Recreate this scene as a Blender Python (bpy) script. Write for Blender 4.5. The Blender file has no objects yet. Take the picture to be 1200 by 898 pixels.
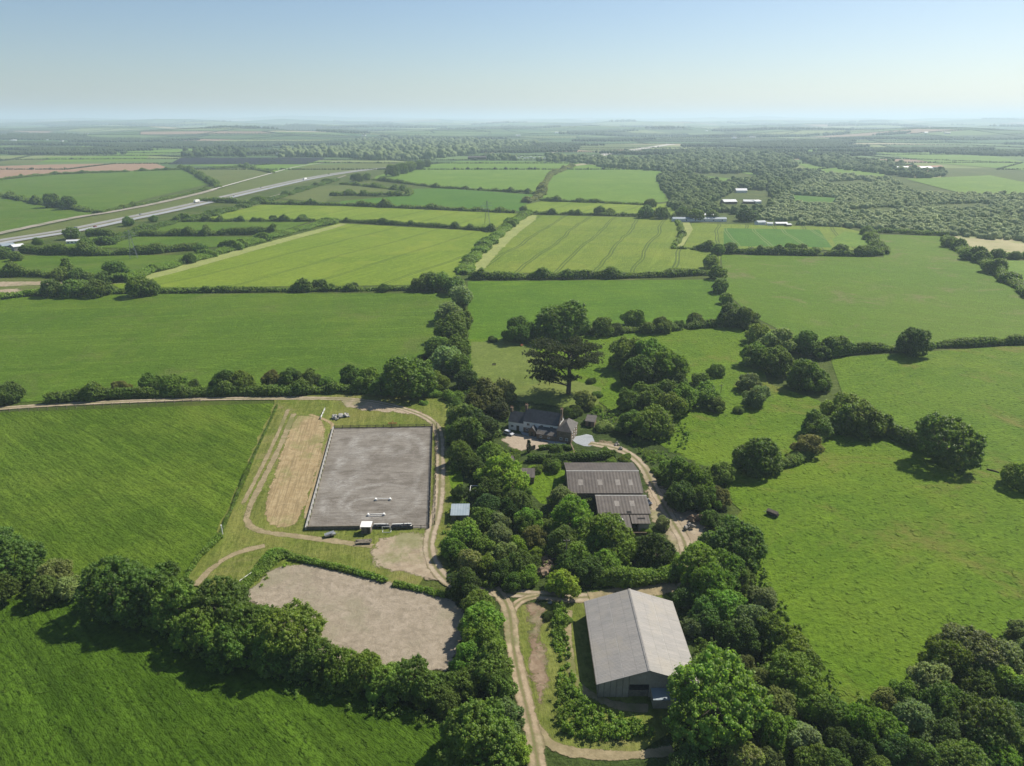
import bpy, bmesh, math, random
import numpy as np
from mathutils import Vector, Matrix
R = math.radians
C = bpy.context.scene.collection
SC = bpy.context.scene
# ------------------------------------------------------------------ camera
CAMH = 110.0; F = 800.0; CX, CY = 600.0, 449.0
PITCH = math.atan((CY - 141.0) / F)
cam = bpy.data.cameras.new('camera'); co = bpy.data.objects.new('camera', cam); C.objects.link(co)
cam.sensor_width = 36; cam.lens = 24; cam.clip_start = 1; cam.clip_end = 90000
co.location = (0, 0, CAMH); co.rotation_euler = (math.pi/2 - PITCH, 0, 0)
SC.camera = co
# ------------------------------------------------------------------ sky, sun, exposure
SUN_EL, SUN_AZ = 45.0, 50.0          # azimuth: degrees to the right of the view direction
w = bpy.data.worlds.new('World'); SC.world = w; w.use_nodes = True
wn = w.node_tree; bg = wn.nodes['Background']
sky = wn.nodes.new('ShaderNodeTexSky'); sky.sky_type = 'NISHITA'; sky.sun_disc = False
sky.sun_elevation = R(SUN_EL); sky.sun_rotation = R(SUN_AZ)
sky.altitude = 100; sky.air_density = 1.0; sky.dust_density = 0.8; sky.ozone_density = 3.8
wn.links.new(sky.outputs[0], bg.inputs[0]); bg.inputs[1].default_value = 0.07
sl = bpy.data.lights.new('sun', 'SUN'); sl.energy = 5.0; sl.angle = R(0.5); sl.color = (1, .93, .80)
so = bpy.data.objects.new('sun', sl); C.objects.link(so)
sd = Vector((math.sin(R(SUN_AZ))*math.cos(R(SUN_EL)), math.cos(R(SUN_AZ))*math.cos(R(SUN_EL)), math.sin(R(SUN_EL))))
so.rotation_euler = sd.to_track_quat('Z', 'Y').to_euler(); so.location = (300, 300, 500)
SC.view_settings.view_transform = 'Standard'; SC.view_settings.look = 'None'
SC.view_settings.exposure = 0.62; SC.view_settings.gamma = 1; SC.view_settings.use_curve_mapping = False
SC.render.engine = 'CYCLES'
SC.cycles.max_bounces = 6; SC.cycles.diffuse_bounces = 2; SC.cycles.glossy_bounces = 1
SC.cycles.transmission_bounces = 3; SC.cycles.volume_bounces = 1; SC.cycles.transparent_max_bounces = 10
SC.cycles.use_denoising = True; SC.cycles.sample_clamp_indirect = 4
HAZE_DENSITY = 0.000115

# ------------------------------------------------------------------ helpers
SP, CP = math.sin(PITCH), math.cos(PITCH)
def P(px, py, z=0.0):
    """photo pixel -> world point at height z"""
    v = (py - CY) / F
    t = (CAMH - z) / (SP + v*CP)
    return ((px - CX)/F*t, (CP - v*SP)*t, z)
def depth(px, py, z=0.0):
    v = (py - CY) / F
    return (CAMH - z) / (SP + v*CP)
def tag(o, label=None, cat=None, group=None, kind=None):
    if label: o['label'] = label
    if cat: o['category'] = cat
    if group: o['group'] = group
    if kind: o['kind'] = kind
    return o
def empty(name, loc, rz=0, sc=1):
    o = bpy.data.objects.new(name, None); C.objects.link(o)
    o.location = loc; o.rotation_euler = (0, 0, rz); o.scale = (sc, sc, sc); o.empty_display_size = .5
    return o
def npmesh(name, V, Fq, mat, smooth=False):
    """V Nx3, Fq list of face arrays all with the same vertex count, or list of (MxK) arrays"""
    me = bpy.data.meshes.new(name)
    arrs = Fq if isinstance(Fq, list) else [Fq]
    nl = sum(a.size for a in arrs); nf = sum(len(a) for a in arrs)
    me.vertices.add(len(V)); me.vertices.foreach_set('co', np.ascontiguousarray(V, dtype=np.float32).ravel())
    me.loops.add(nl); me.polygons.add(nf)
    me.loops.foreach_set('vertex_index', np.concatenate([a.ravel() for a in arrs]).astype(np.int32))
    tot = np.concatenate([np.full(len(a), a.shape[1]) for a in arrs]).astype(np.int32)
    st = np.concatenate([[0], np.cumsum(tot)[:-1]]).astype(np.int32)
    me.polygons.foreach_set('loop_start', st)
    if smooth: me.polygons.foreach_set('use_smooth', np.ones(nf, dtype=bool))
    me.update(calc_edges=True); me.validate()
    if mat: me.materials.append(mat)
    return me
def link(name, me, parent=None, loc=(0,0,0)):
    o = bpy.data.objects.new(name, me); C.objects.link(o); o.location = loc
    if parent: o.parent = parent
    return o
class MB:
    """collects boxes, bars and prisms into one mesh"""
    def __init__(s): s.v = []; s.f = []
    def box(s, x0, x1, y0, y1, z0, z1):
        b = len(s.v)
        s.v += [(x0,y0,z0),(x1,y0,z0),(x1,y1,z0),(x0,y1,z0),(x0,y0,z1),(x1,y0,z1),(x1,y1,z1),(x0,y1,z1)]
        s.f += [tuple(b+i for i in q) for q in ((0,3,2,1),(4,5,6,7),(0,1,5,4),(1,2,6,5),(2,3,7,6),(3,0,4,7))]
        return s
    def poly(s, pts):
        b = len(s.v); s.v += [tuple(p) for p in pts]; s.f.append(tuple(range(b, b+len(pts)))); return s
    def slab(s, pts, th=.12):
        """a flat panel given by its top outline with a thickness below"""
        a = [Vector(p) for p in pts]; n = (a[1]-a[0]).cross(a[2]-a[0]).normalized()
        if n.z < 0: a.reverse(); n = -n
        b = len(s.v); k = len(a)
        s.v += [tuple(p) for p in a] + [tuple(p - n*th) for p in a]
        s.f.append(tuple(range(b, b+k))); s.f.append(tuple(reversed(range(b+k, b+2*k))))
        for i in range(k):
            j = (i+1) % k; s.f.append((b+i, b+k+i, b+k+j, b+j))
        return s
    def bar(s, a, b, r=.1, n=6, r2=None):
        a = Vector(a); b = Vector(b); d = (b-a).normalized()
        u = d.orthogonal().normalized(); w_ = d.cross(u); r2 = r if r2 is None else r2
        k = len(s.v)
        for p, rr in ((a, r), (b, r2)):
            for i in range(n):
                t = 2*math.pi*i/n; s.v.append(tuple(p + u*math.cos(t)*rr + w_*math.sin(t)*rr))
        for i in range(n):
            j = (i+1) % n; s.f.append((k+i, k+j, k+n+j, k+n+i))
        s.f.append(tuple(reversed(range(k, k+n)))); s.f.append(tuple(range(k+n, k+2*n)))
        return s
    def build(s, name, mat, parent=None, loc=(0,0,0), rz=0):
        me = bpy.data.meshes.new(name); me.from_pydata(s.v, [], s.f); me.update()
        if mat: me.materials.append(mat)
        o = link(name, me, parent, loc); o.rotation_euler = (0, 0, rz)
        return o
# ------------------------------------------------------------------ materials
def nt(name):
    m = bpy.data.materials.new(name); m.use_nodes = True; t = m.node_tree
    return m, t, t.nodes['Principled BSDF']
def N(t, ty, **kw):
    n = t.nodes.new(ty)
    for k, v in kw.items():
        if k.startswith('i_'): n.inputs[k[2:].replace('_', ' ')].default_value = v
        else: setattr(n, k, v)
    return n
def mixc(t, fac, a, b, blend='MIX'):
    n = t.nodes.new('ShaderNodeMix'); n.data_type = 'RGBA'; n.blend_type = blend; n.clamp_factor = True
    for s, v in ((0, fac), (6, a), (7, b)):
        if hasattr(v, 'is_output'): t.links.new(v, n.inputs[s])
        elif s == 0: n.inputs[0].default_value = v
        else: n.inputs[s].default_value = (*v, 1)
    return n.outputs[2]
def mth(t, op, a, b=None, clamp=False):
    n = t.nodes.new('ShaderNodeMath'); n.operation = op; n.use_clamp = clamp
    for i, v in enumerate((a, b)):
        if v is None: continue
        if hasattr(v, 'is_output'): t.links.new(v, n.inputs[i])
        else: n.inputs[i].default_value = v
    return n.outputs[0]
def ramp(t, src, lo, hi):
    n = t.nodes.new('ShaderNodeMapRange'); n.inputs[1].default_value = lo; n.inputs[2].default_value = hi
    n.interpolation_type = 'SMOOTHSTEP'; t.links.new(src, n.inputs[0]); return n.outputs[0]
def noise(t, vec, scale, det=3, rough=.55, dist=0):
    n = t.nodes.new('ShaderNodeTexNoise'); n.inputs['Scale'].default_value = scale; n.inputs['Detail'].default_value = det
    n.inputs['Roughness'].default_value = rough; n.inputs['Distortion'].default_value = dist
    t.links.new(vec, n.inputs['Vector']); return n.outputs['Fac']
def wpos(t): return t.nodes.new('ShaderNodeNewGeometry').outputs['Position']
def rot(t, vec, ang, sx=1, sy=1):
    n = t.nodes.new('ShaderNodeMapping'); n.vector_type = 'TEXTURE'
    n.inputs['Rotation'].default_value = (0, 0, R(ang)); n.inputs['Scale'].default_value = (sx, sy, 1)
    t.links.new(vec, n.inputs['Vector']); return n.outputs[0]
def bump(t, bs, h, dist, strength=1.0):
    b = t.nodes.new('ShaderNodeBump'); b.inputs['Distance'].default_value = dist; b.inputs['Strength'].default_value = strength
    t.links.new(h, b.inputs['Height']); t.links.new(b.outputs[0], bs.inputs['Normal'])

def grass_mat(name, c1, c2, ang=0, bmp=.5, tram=None, dry=None, dark=.0, streak=.5, patch=60, rough_tufts=0.0, aniso=(5, 1.1), fade=False):
    """c1 main colour, c2 second colour, streaks run along ang degrees (0 = +x)"""
    m, t, bs = nt(name); p = wpos(t)
    L = noise(t, p, 1/patch, 4, .6); col = mixc(t, ramp(t, L, .35, .65), c1, c2)
    st = noise(t, rot(t, p, ang, 22, 1.6), 1.0, 3, .6)
    st2 = noise(t, rot(t, p, ang, 90, 5), 1.0, 3, .6)
    lo = tuple(x*.62 for x in c1); hi = tuple(min(1, x*1.45) for x in c2)
    col = mixc(t, mth(t, 'MULTIPLY', ramp(t, st, .42, .75), streak), col, lo)
    col = mixc(t, mth(t, 'MULTIPLY', ramp(t, st2, .5, .75), streak), col, hi)
    fn = noise(t, p, .9, 4, .7); fm = noise(t, p, .22, 4, .65)
    col = mixc(t, mth(t, 'MULTIPLY', ramp(t, fn, .42, .66), .6), col, tuple(x*.5 for x in c1))
    col = mixc(t, mth(t, 'MULTIPLY', ramp(t, noise(t, p, .028, 6, .72, .8), .48, .66), .35), col, tuple(x*.68 for x in c1))
    col = mixc(t, mth(t, 'MULTIPLY', ramp(t, noise(t, p, .015, 5, .65, 1.2), .5, .68), .35), col, (c2[0]*1.35, c2[1]*1.12, c2[2]*1.3))
    col = mixc(t, mth(t, 'MULTIPLY', ramp(t, fm, .5, .72), .4), col, hi)
    if dry:
        d = noise(t, p, 1/35, 5, .7, .6); col = mixc(t, mth(t, 'MULTIPLY', ramp(t, d, .52, .72), dry[1]), col, dry[0])
    if tram:
        # wheel tracks left by the sprayer: pairs of lines at a fixed spacing
        s = N(t, 'ShaderNodeSeparateXYZ'); t.links.new(rot(t, p, tram[0]), s.inputs[0])
        wob = mth(t, 'MULTIPLY', noise(t, p, .012, 1), 14)
        x = mth(t, 'ADD', s.outputs[1], wob)
        a = mth(t, 'PINGPONG', x, tram[1]/2)
        l = mth(t, 'LESS_THAN', mth(t, 'ABSOLUTE', mth(t, 'SUBTRACT', a, 1.3)), tram[2])
        col = mixc(t, mth(t, 'MULTIPLY', l, .7), col, tram[3])
    t.links.new(col, bs.inputs['Base Color']); bs.inputs['Roughness'].default_value = .75
    bs.inputs['Specular IOR Level'].default_value = .05
    h = mth(t, 'ADD', fn, mth(t, 'MULTIPLY', noise(t, rot(t, p, ang, *aniso), 1.0, 4, .7), 1.3))
    if rough_tufts: h = mth(t, 'ADD', h, mth(t, 'MULTIPLY', ramp(t, noise(t, p, .45, 3, .6), .55, .8), rough_tufts))
    bump(t, bs, h, bmp)
    if fade:
        at = N(t, 'ShaderNodeAttribute'); at.attribute_name = 'fade'
        k = mth(t, 'ADD', at.outputs['Fac'], mth(t, 'MULTIPLY', mth(t, 'SUBTRACT', noise(t, p, .25, 6, .75, .6), .5), 1.6))
        tr = N(t, 'ShaderNodeBsdfTransparent'); mx = N(t, 'ShaderNodeMixShader')
        t.links.new(ramp(t, k, .25, .75), mx.inputs[0]); t.links.new(tr.outputs[0], mx.inputs[1]); t.links.new(bs.outputs[0], mx.inputs[2])
        t.links.new(mx.outputs[0], t.nodes['Material Output'].inputs[0])
    return m
def dirt_mat(name, c1, c2, grass=None, edge=False, bmp=.15, sc=.35, gfac=.6, centre=False, fade=True, mott=.5, rag_=1.9, streak=None):
    m, t, bs = nt(name); p = wpos(t)
    a = noise(t, p, sc, 6, .7, .4); b = noise(t, p, .05, 4, .6)
    col = mixc(t, ramp(t, a, .35, .68), c1, c2)
    col = mixc(t, mth(t, 'MULTIPLY', ramp(t, noise(t, p, 2.2, 3, .7), .5, .75), .4), col, tuple(x*.6 for x in c1))
    col = mixc(t, mth(t, 'MULTIPLY', ramp(t, noise(t, p, .55, 6, .75, 1.0), .5, .7), mott), col, tuple(x*.55 for x in c1))
    col = mixc(t, mth(t, 'MULTIPLY', ramp(t, noise(t, p, .16, 5, .7, .5), .52, .7), mott), col, tuple(x*.72 for x in c1))
    if streak is not None:
        sn_ = noise(t, rot(t, p, streak, 14, .55), 1.0, 4, .7); col = mixc(t, mth(t, 'MULTIPLY', ramp(t, sn_, .45, .62), .6), col, tuple(x*.6 for x in c1))
    if grass:
        col = mixc(t, mth(t, 'MULTIPLY', ramp(t, mth(t, 'ADD', b, mth(t, 'MULTIPLY', noise(t, p, .5, 5, .75), .25)), .62, .76), gfac), col, grass)
    if centre:
        uv = N(t, 'ShaderNodeUVMap'); s = N(t, 'ShaderNodeSeparateXYZ'); t.links.new(uv.outputs[0], s.inputs[0])
        e = mth(t, 'ABSOLUTE', mth(t, 'SUBTRACT', s.outputs[1], .5))
        c = mth(t, 'ADD', mth(t, 'ABSOLUTE', mth(t, 'SUBTRACT', e, .20)), mth(t, 'MULTIPLY', mth(t, 'SUBTRACT', noise(t, p, .5, 5, .75), .45), .22))
        col = mixc(t, mth(t, 'MULTIPLY', ramp(t, c, .06, .17), .8), col, (.145, .125, .065))
        c = mth(t, 'ADD', e, mth(t, 'MULTIPLY', noise(t, p, .3, 5, .75), .2))
        col = mixc(t, mth(t, 'MULTIPLY', ramp(t, c, .18, .10), .6), col, (.11, .13, .04))
    t.links.new(col, bs.inputs['Base Color']); bs.inputs['Roughness'].default_value = .9
    bs.inputs['Specular IOR Level'].default_value = .1
    bump(t, bs, a, bmp)
    if fade:
        at = N(t, 'ShaderNodeAttribute'); at.attribute_name = 'fade'
        n1 = noise(t, p, .45, 6, .75, .6); n2 = noise(t, p, .12, 3, .6)
        k = mth(t, 'ADD', at.outputs['Fac'], mth(t, 'MULTIPLY', mth(t, 'SUBTRACT', mth(t, 'ADD', n1, mth(t, 'MULTIPLY', n2, .7)), .85), rag_))
        tr = N(t, 'ShaderNodeBsdfTransparent'); mx = N(t, 'ShaderNodeMixShader')
        t.links.new(ramp(t, k, .28, .62), mx.inputs[0]); t.links.new(tr.outputs[0], mx.inputs[1]); t.links.new(bs.outputs[0], mx.inputs[2])
        t.links.new(mx.outputs[0], t.nodes['Material Output'].inputs[0])
    return m
def flat_mat(name, c, rough=.7, var=.25, sc=.8, spec=.3, metal=0):
    m, t, bs = nt(name); tc = N(t, 'ShaderNodeTexCoord').outputs['Object']
    a = noise(t, tc, sc, 5, .65)
    t.links.new(mixc(t, ramp(t, a, .35, .7), c, tuple(x*(1-var) for x in c)), bs.inputs['Base Color'])
    bs.inputs['Roughness'].default_value = rough; bs.inputs['Specular IOR Level'].default_value = spec; bs.inputs['Metallic'].default_value = metal
    return m
def leaf_mat(name, speck=None, trans=.54, far=False):
    m, t, bs = nt(name); p = wpos(t)
    oi = N(t, 'ShaderNodeObjectInfo')
    n1 = noise(t, p, .55, 4, .65)
    n2 = noise(t, p, .12, 3, .6)
    v = mth(t, 'ADD', mth(t, 'MULTIPLY', ramp(t, n1, .3, .72), .75), mth(t, 'ADD', mth(t, 'MULTIPLY', n2, .5), .4))
    hs = N(t, 'ShaderNodeHueSaturation'); t.links.new(oi.outputs['Color'], hs.inputs['Color']); t.links.new(v, hs.inputs['Value'])
    t.links.new(mth(t, 'ADD', .48, mth(t, 'MULTIPLY', n2, .05)), hs.inputs['Hue'])
    col = hs.outputs[0]
    if speck:
        col = mixc(t, mth(t, 'MULTIPLY', ramp(t, noise(t, p, 1.3, 3, .7), .52, .62), .7), col, speck)
    if far:
        vo = N(t, 'ShaderNodeTexVoronoi'); vo.inputs['Scale'].default_value = .09; t.links.new(p, vo.inputs['Vector'])
        sx = N(t, 'ShaderNodeSeparateColor'); t.links.new(vo.outputs['Color'], sx.inputs[0])
        col = mixc(t, 1, col, mixc(t, sx.outputs[0], (.8, .82, .84), (1.2, 1.18, 1.1)), 'MULTIPLY')
    t.links.new(col, bs.inputs['Base Color']); bs.inputs['Roughness'].default_value = .8 if far else .5
    bs.inputs['Specular IOR Level'].default_value = .05 if far else .25
    tr = N(t, 'ShaderNodeBsdfTranslucent'); t.links.new(mixc(t, 1, col, (1.25, 1.25, .6), 'MULTIPLY'), tr.inputs[0])
    mx = N(t, 'ShaderNodeMixShader'); mx.inputs[0].default_value = trans
    t.links.new(bs.outputs[0], mx.inputs[1]); t.links.new(tr.outputs[0], mx.inputs[2])
    t.links.new(mx.outputs[0], t.nodes['Material Output'].inputs[0])
    return m
LEAF = leaf_mat('leaf'); BLOSSOM = leaf_mat('leaf_with_blossom', (.45, .42, .28))
FAR = leaf_mat('far_leaf', trans=.15, far=True)
BARK = flat_mat('bark', (.11, .09, .07), .9, .5, 3)
GREENS = dict(
    b=(0.150, 0.220, 0.040), m=(0.181, 0.277, 0.044), y=(0.310, 0.429, 0.060), g=(0.227, 0.333, 0.048), d=(0.077, 0.130, 0.032),
    p=(0.212, 0.271, 0.115), o=(0.191, 0.215, 0.070), n=(0.103, 0.122, 0.042), f=(0.201, 0.254, 0.075), k=(0.115, 0.181, 0.036))

# ------------------------------------------------------------------ foliage geometry
def clumps(rng, cen, rad, nleaf, leaf, up=.25, core=True, corescale=.78, ico=False):
    """leaf quads on the surface of many small clumps; returns V, faces"""
    n = len(cen); k = nleaf
    d = rng.normal(size=(n, k, 3)); d[..., 2] += up; d /= np.linalg.norm(d, axis=2, keepdims=True)
    rr = rad[:, None, None]*rng.uniform(.75, 1.12, (n, k, 1))
    p = cen[:, None, :] + d*rr
    nrm = d + rng.normal(size=(n, k, 3))*.55; nrm /= np.linalg.norm(nrm, axis=2, keepdims=True)
    a = np.cross(nrm, rng.normal(size=(n, k, 3))); a /= np.linalg.norm(a, axis=2, keepdims=True)
    b = np.cross(nrm, a)
    s = (leaf*rng.uniform(.6, 1.3, (n, k, 1)))
    lf = np.broadcast_to(s, a.shape)
    V = np.stack([p - a*lf*.5, p + b*lf*.42, p + a*lf*.6, p - b*lf*.42], axis=2).reshape(-1, 3)
    Fq = np.arange(len(V)).reshape(-1, 4)
    out = [Fq]
    if core:
        o = np.array([[1,0,0],[0,1,0],[-1,0,0],[0,-1,0],[0,0,1],[0,0,-1]], float)
        f = np.array([[0,1,4],[1,2,4],[2,3,4],[3,0,4],[1,0,5],[2,1,5],[3,2,5],[0,3,5]])
        if ico:
            g_ = (1 + 5**.5)/2; o = np.array([(-1,g_,0),(1,g_,0),(-1,-g_,0),(1,-g_,0),(0,-1,g_),(0,1,g_),(0,-1,-g_),(0,1,-g_),(g_,0,-1),(g_,0,1),(-g_,0,-1),(-g_,0,1)])/1.902
            f = np.array([(0,11,5),(0,5,1),(0,1,7),(0,7,10),(0,10,11),(1,5,9),(5,11,4),(11,10,2),(10,7,6),(7,1,8),(3,9,4),(3,4,2),(3,2,6),(3,6,8),(3,8,9),(4,9,5),(2,4,11),(6,2,10),(8,6,7),(9,8,1)])
        VV = (cen[:, None, :] + o[None]*rad[:, None, None]*corescale).reshape(-1, 3)
        FF = (f[None] + (np.arange(n)*len(o))[:, None, None]).reshape(-1, 3) + len(V)
        V = np.concatenate([V, VV]); out.append(FF)
    return V, out
def sph(rng, n):
    i = np.arange(n) + rng.random()
    z = 1 - 2*(i/n) % 2; z = np.clip(1 - 2*(i % n)/n, -1, 1); th = i*2.399963
    r = np.sqrt(1 - z*z); return np.stack([r*np.cos(th), r*np.sin(th), z], 1)
CENT = .74      # crown centre height over the root, in crown radii
def crown(seed, nl=16, vert=.82, lobe=(.30, .46), csub=.10, nleaf=22, leaf=.050, spread=.62, cone=0):
    rng = np.random.default_rng(seed)
    q = sph(rng, nl) + rng.normal(size=(nl, 3))*.22
    q /= np.linalg.norm(q, axis=1, keepdims=True); q *= spread*rng.uniform(.75, 1.12, (nl, 1))
    q = np.concatenate([q, [[0, 0, 0.05], [0, 0, .35]]]); lr = rng.uniform(*lobe, len(q)); lr[-2:] = .55, .45
    q[:, 2] *= vert
    lowm = q[:, 2] < -.05; q[lowm, :2] *= 1.22
    if cone:
        f = 1 - cone*(q[:, 2] + .6)/1.3; q[:, :2] *= f[:, None]; lr *= np.clip(f, .4, 1)
    cc, cr = [], []
    for c, r in zip(q, lr):
        n = int(4*math.pi*r*r/(csub*csub*2.6))
        s = sph(rng, n) + rng.normal(size=(n, 3))*.12; s /= np.linalg.norm(s, axis=1, keepdims=True)
        s = s*r*rng.uniform(.82, 1.14, (n, 1)); s[:, 2] *= .9
        cc.append(c + s); cr.append(csub*rng.uniform(.55, 1.4, n))
    cc = np.concatenate(cc); cr = np.concatenate(cr)
    deep = np.zeros(len(cc), bool)
    for c, r in zip(q, lr): deep |= np.linalg.norm(cc - c, axis=1) < r*.80
    keep = ~deep & (cc[:, 2] > -CENT*.93)
    V, Fs = clumps(rng, cc[keep], cr[keep], nleaf, leaf)
    # solid inner masses so that the crown is not see-through in its middle
    o = sph(rng, 14)
    return V, Fs, q, lr
def make_crown_me(seed, mat=None, **kw):
    V, Fs, q, lr = crown(seed, **kw); V = V + np.array([0, 0, kw.get('cz', CENT)]) if 'cz' in kw else V + np.array([0, 0, CENT])
    return npmesh('crown', V, Fs, mat or LEAF), q
def make_trunk_me(seed, q, hb=.5):
    rnd = random.Random(seed); m = MB(); z1 = CENT*.85
    m.bar((0, 0, -.03), (.02, .01, hb), .062, 8, .045)
    m.bar((.02, .01, hb), (.0, .03, z1 + .2), .045, 8, .018)
    for c in q[:-2]:
        if rnd.random() < .6:
            m.bar((.01, .01, hb*.9 + rnd.random()*.3), (c[0]*.85, c[1]*.85, c[2]*.85 + CENT), .026, 5, .008)
    me = bpy.data.meshes.new('trunk'); me.from_pydata(m.v, [], m.f); me.update(); me.materials.append(BARK)
    return me
PROTO = {}
def proto(kind, n, mat=None, **kw):
    PROTO[kind] = []
    for i in range(n):
        me, q = make_crown_me(hash_(kind) + i*7, mat, **kw)
        PROTO[kind].append((me, make_trunk_me(i, q, .42)))
def hash_(s): return sum(ord(c)*(i+3) for i, c in enumerate(s)) % 9973
proto('round', 5, nl=17)
proto('wide', 4, nl=26, lobe=(.20, .34), spread=.74, csub=.085, leaf=.045)
proto('loose', 3, nl=13, lobe=(.22, .36), spread=.72, csub=.075, nleaf=16)
proto('tall', 2, nl=16, vert=1.15, cone=.28)
proto('flower', 1, BLOSSOM, nl=15)
proto('lite', 3, nl=13, csub=.15, nleaf=14, leaf=.085)
# shrubs: low domes, one mesh
def shrub_me(seed, mat=LEAF, lite=False):
    rng = np.random.default_rng(seed); nl = 9
    a = rng.random(nl)*6.28; rr = rng.uniform(.2, .62, nl)
    q = np.stack([rr*np.cos(a), rr*np.sin(a), rng.uniform(.15, .42, nl)], 1); q = np.concatenate([q, [[0, 0, .3]]])
    lr = rng.uniform(.28, .42, nl + 1); cc = []; cr = []; cs = .17 if lite else .10
    for c, r in zip(q, lr):
        n = int(4*math.pi*r*r/(cs*cs*2)); s = sph(rng, n); s /= np.linalg.norm(s, axis=1, keepdims=True)
        cc.append(c + s*r*rng.uniform(.9, 1.12, (n, 1))); cr.append(cs*rng.uniform(.6, 1.2, n))
    cc = np.concatenate(cc); cr = np.concatenate(cr); deep = np.zeros(len(cc), bool)
    for c, r in zip(q, lr): deep |= np.linalg.norm(cc - c, axis=1) < r*.78
    k = ~deep & (cc[:, 2] > 0.02)
    V, Fs = clumps(rng, cc[k], cr[k], 10 if lite else 16, .11 if lite else .06)
    return npmesh('shrub', V, Fs, mat)
SHRUBS = [shrub_me(i) for i in range(4)]; SHRUB_F = shrub_me(9, BLOSSOM); SHRUB_L = [shrub_me(20+i, lite=True) for i in range(2)]
rnd = random.Random(5)
def tint(code):
    c = GREENS[code]; v = rnd.uniform(.78, 1.32)
    return (c[0]*v*rnd.uniform(.9, 1.12), c[1]*v, c[2]*v*rnd.uniform(.8, 1.2), 1)
SPECIES = dict(
    b=('mid green', 'round'), m=('fresh green', 'round'), y=('bright yellow-green', 'loose'), g=('light green', 'round'),
    d=('very dark green', 'round'), p=('pale grey-green', 'loose'), o=('olive brown', 'loose'), n=('dark brownish', 'tall'),
    f=('cream flowered', 'flower'), k=('deep green', 'round'))
def treeat(px, py, r, code='b', kind=None, k=None):
    """crown centre (px, py) and crown radius r, both read off the photograph"""
    r *= 1.07; R_ = r*depth(px, py)/F
    for _ in range(4):
        R_ = r*depth(px, py, CENT*R_)/F
    x, y, z = P(px, py, CENT*R_)
    sp = kind or SPECIES[code][1]
    if depth(px, py) > 430 and sp != 'tall': sp = 'lite'
    if sp == 'round' and rnd.random() < .5: sp = 'wide'
    cm, tm = rnd.choice(PROTO[sp])
    root = empty('tree', (x, y, 0), rnd.random()*6.28, R_); root.scale = (R_*rnd.uniform(.9, 1.14), R_*rnd.uniform(.88, 1.1), R_*rnd.uniform(.86, 1.1))
    c = link('crown', cm, root); c.color = tint(code); link('trunk', tm, root)
    root['_px'] = px; root['_d'] = SPECIES[code][0] + ' ' + ('large ' if R_ > 8 else 'small ' if R_ < 4.2 else '') + 'tree'
    return root
def shrubat(px, py, r, code='b'):
    R_ = r*depth(px, py)/F
    x, y, z = P(px, py, .35*R_)
    me = SHRUB_F if code == 'f' else rnd.choice(SHRUB_L if depth(px, py) > 430 else SHRUBS)
    o = link('shrub', me, None, (x, y, 0)); o.scale = (R_, R_, R_*rnd.uniform(.8, 1.05)); o.rotation_euler = (0, 0, rnd.random()*6.28)
    o.color = tint(code); o['_px'] = px; o['_d'] = SPECIES[code][0] + ' shrub'
    return o
ORD = ['leftmost', 'second', 'third', 'fourth', 'fifth', 'sixth', 'seventh', 'eighth', 'ninth', 'tenth', 'eleventh', 'twelfth',
       'thirteenth', 'fourteenth', 'fifteenth', 'sixteenth', 'seventeenth', 'eighteenth', 'nineteenth', 'twentieth']
def zone(place, group, items, fixed=None):
    """items: (px, py, r, code[, 's' for a shrub]); labels say which one within its place"""
    objs = []
    for it in items:
        o = shrubat(*it[:4]) if len(it) > 4 and it[4] == 's' else treeat(*it[:4], kind=it[4] if len(it) > 4 else None)
        objs.append(o)
    by = {}
    for o in objs: by.setdefault(o['_d'], []).append(o)
    for d, l in by.items():
        l.sort(key=lambda o: o['_px'])
        for i, o in enumerate(l):
            if len(l) == 1: lab = f'{d} {place}'
            elif i == 0: lab = f'leftmost {d} {place}'
            elif i == len(l) - 1: lab = f'rightmost {d} {place}'
            else: lab = f'{ORD[i]} {d} from left {place}'
            tag(o, lab, 'shrub' if 'shrub' in d else 'tree', group)
            del o['_px']; del o['_d']
    return objs
def polyline(pts, step):
    pts = [np.array(p[:2], float) for p in pts]; out = []
    for a, b in zip(pts[:-1], pts[1:]):
        L = np.linalg.norm(b - a); n = max(1, int(L/step))
        for i in range(n): out.append((a + (b - a)*i/n, (b - a)/max(L, 1e-6)))
    out.append((pts[-1], out[-1][1])); return out
hseed = [100]
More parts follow.
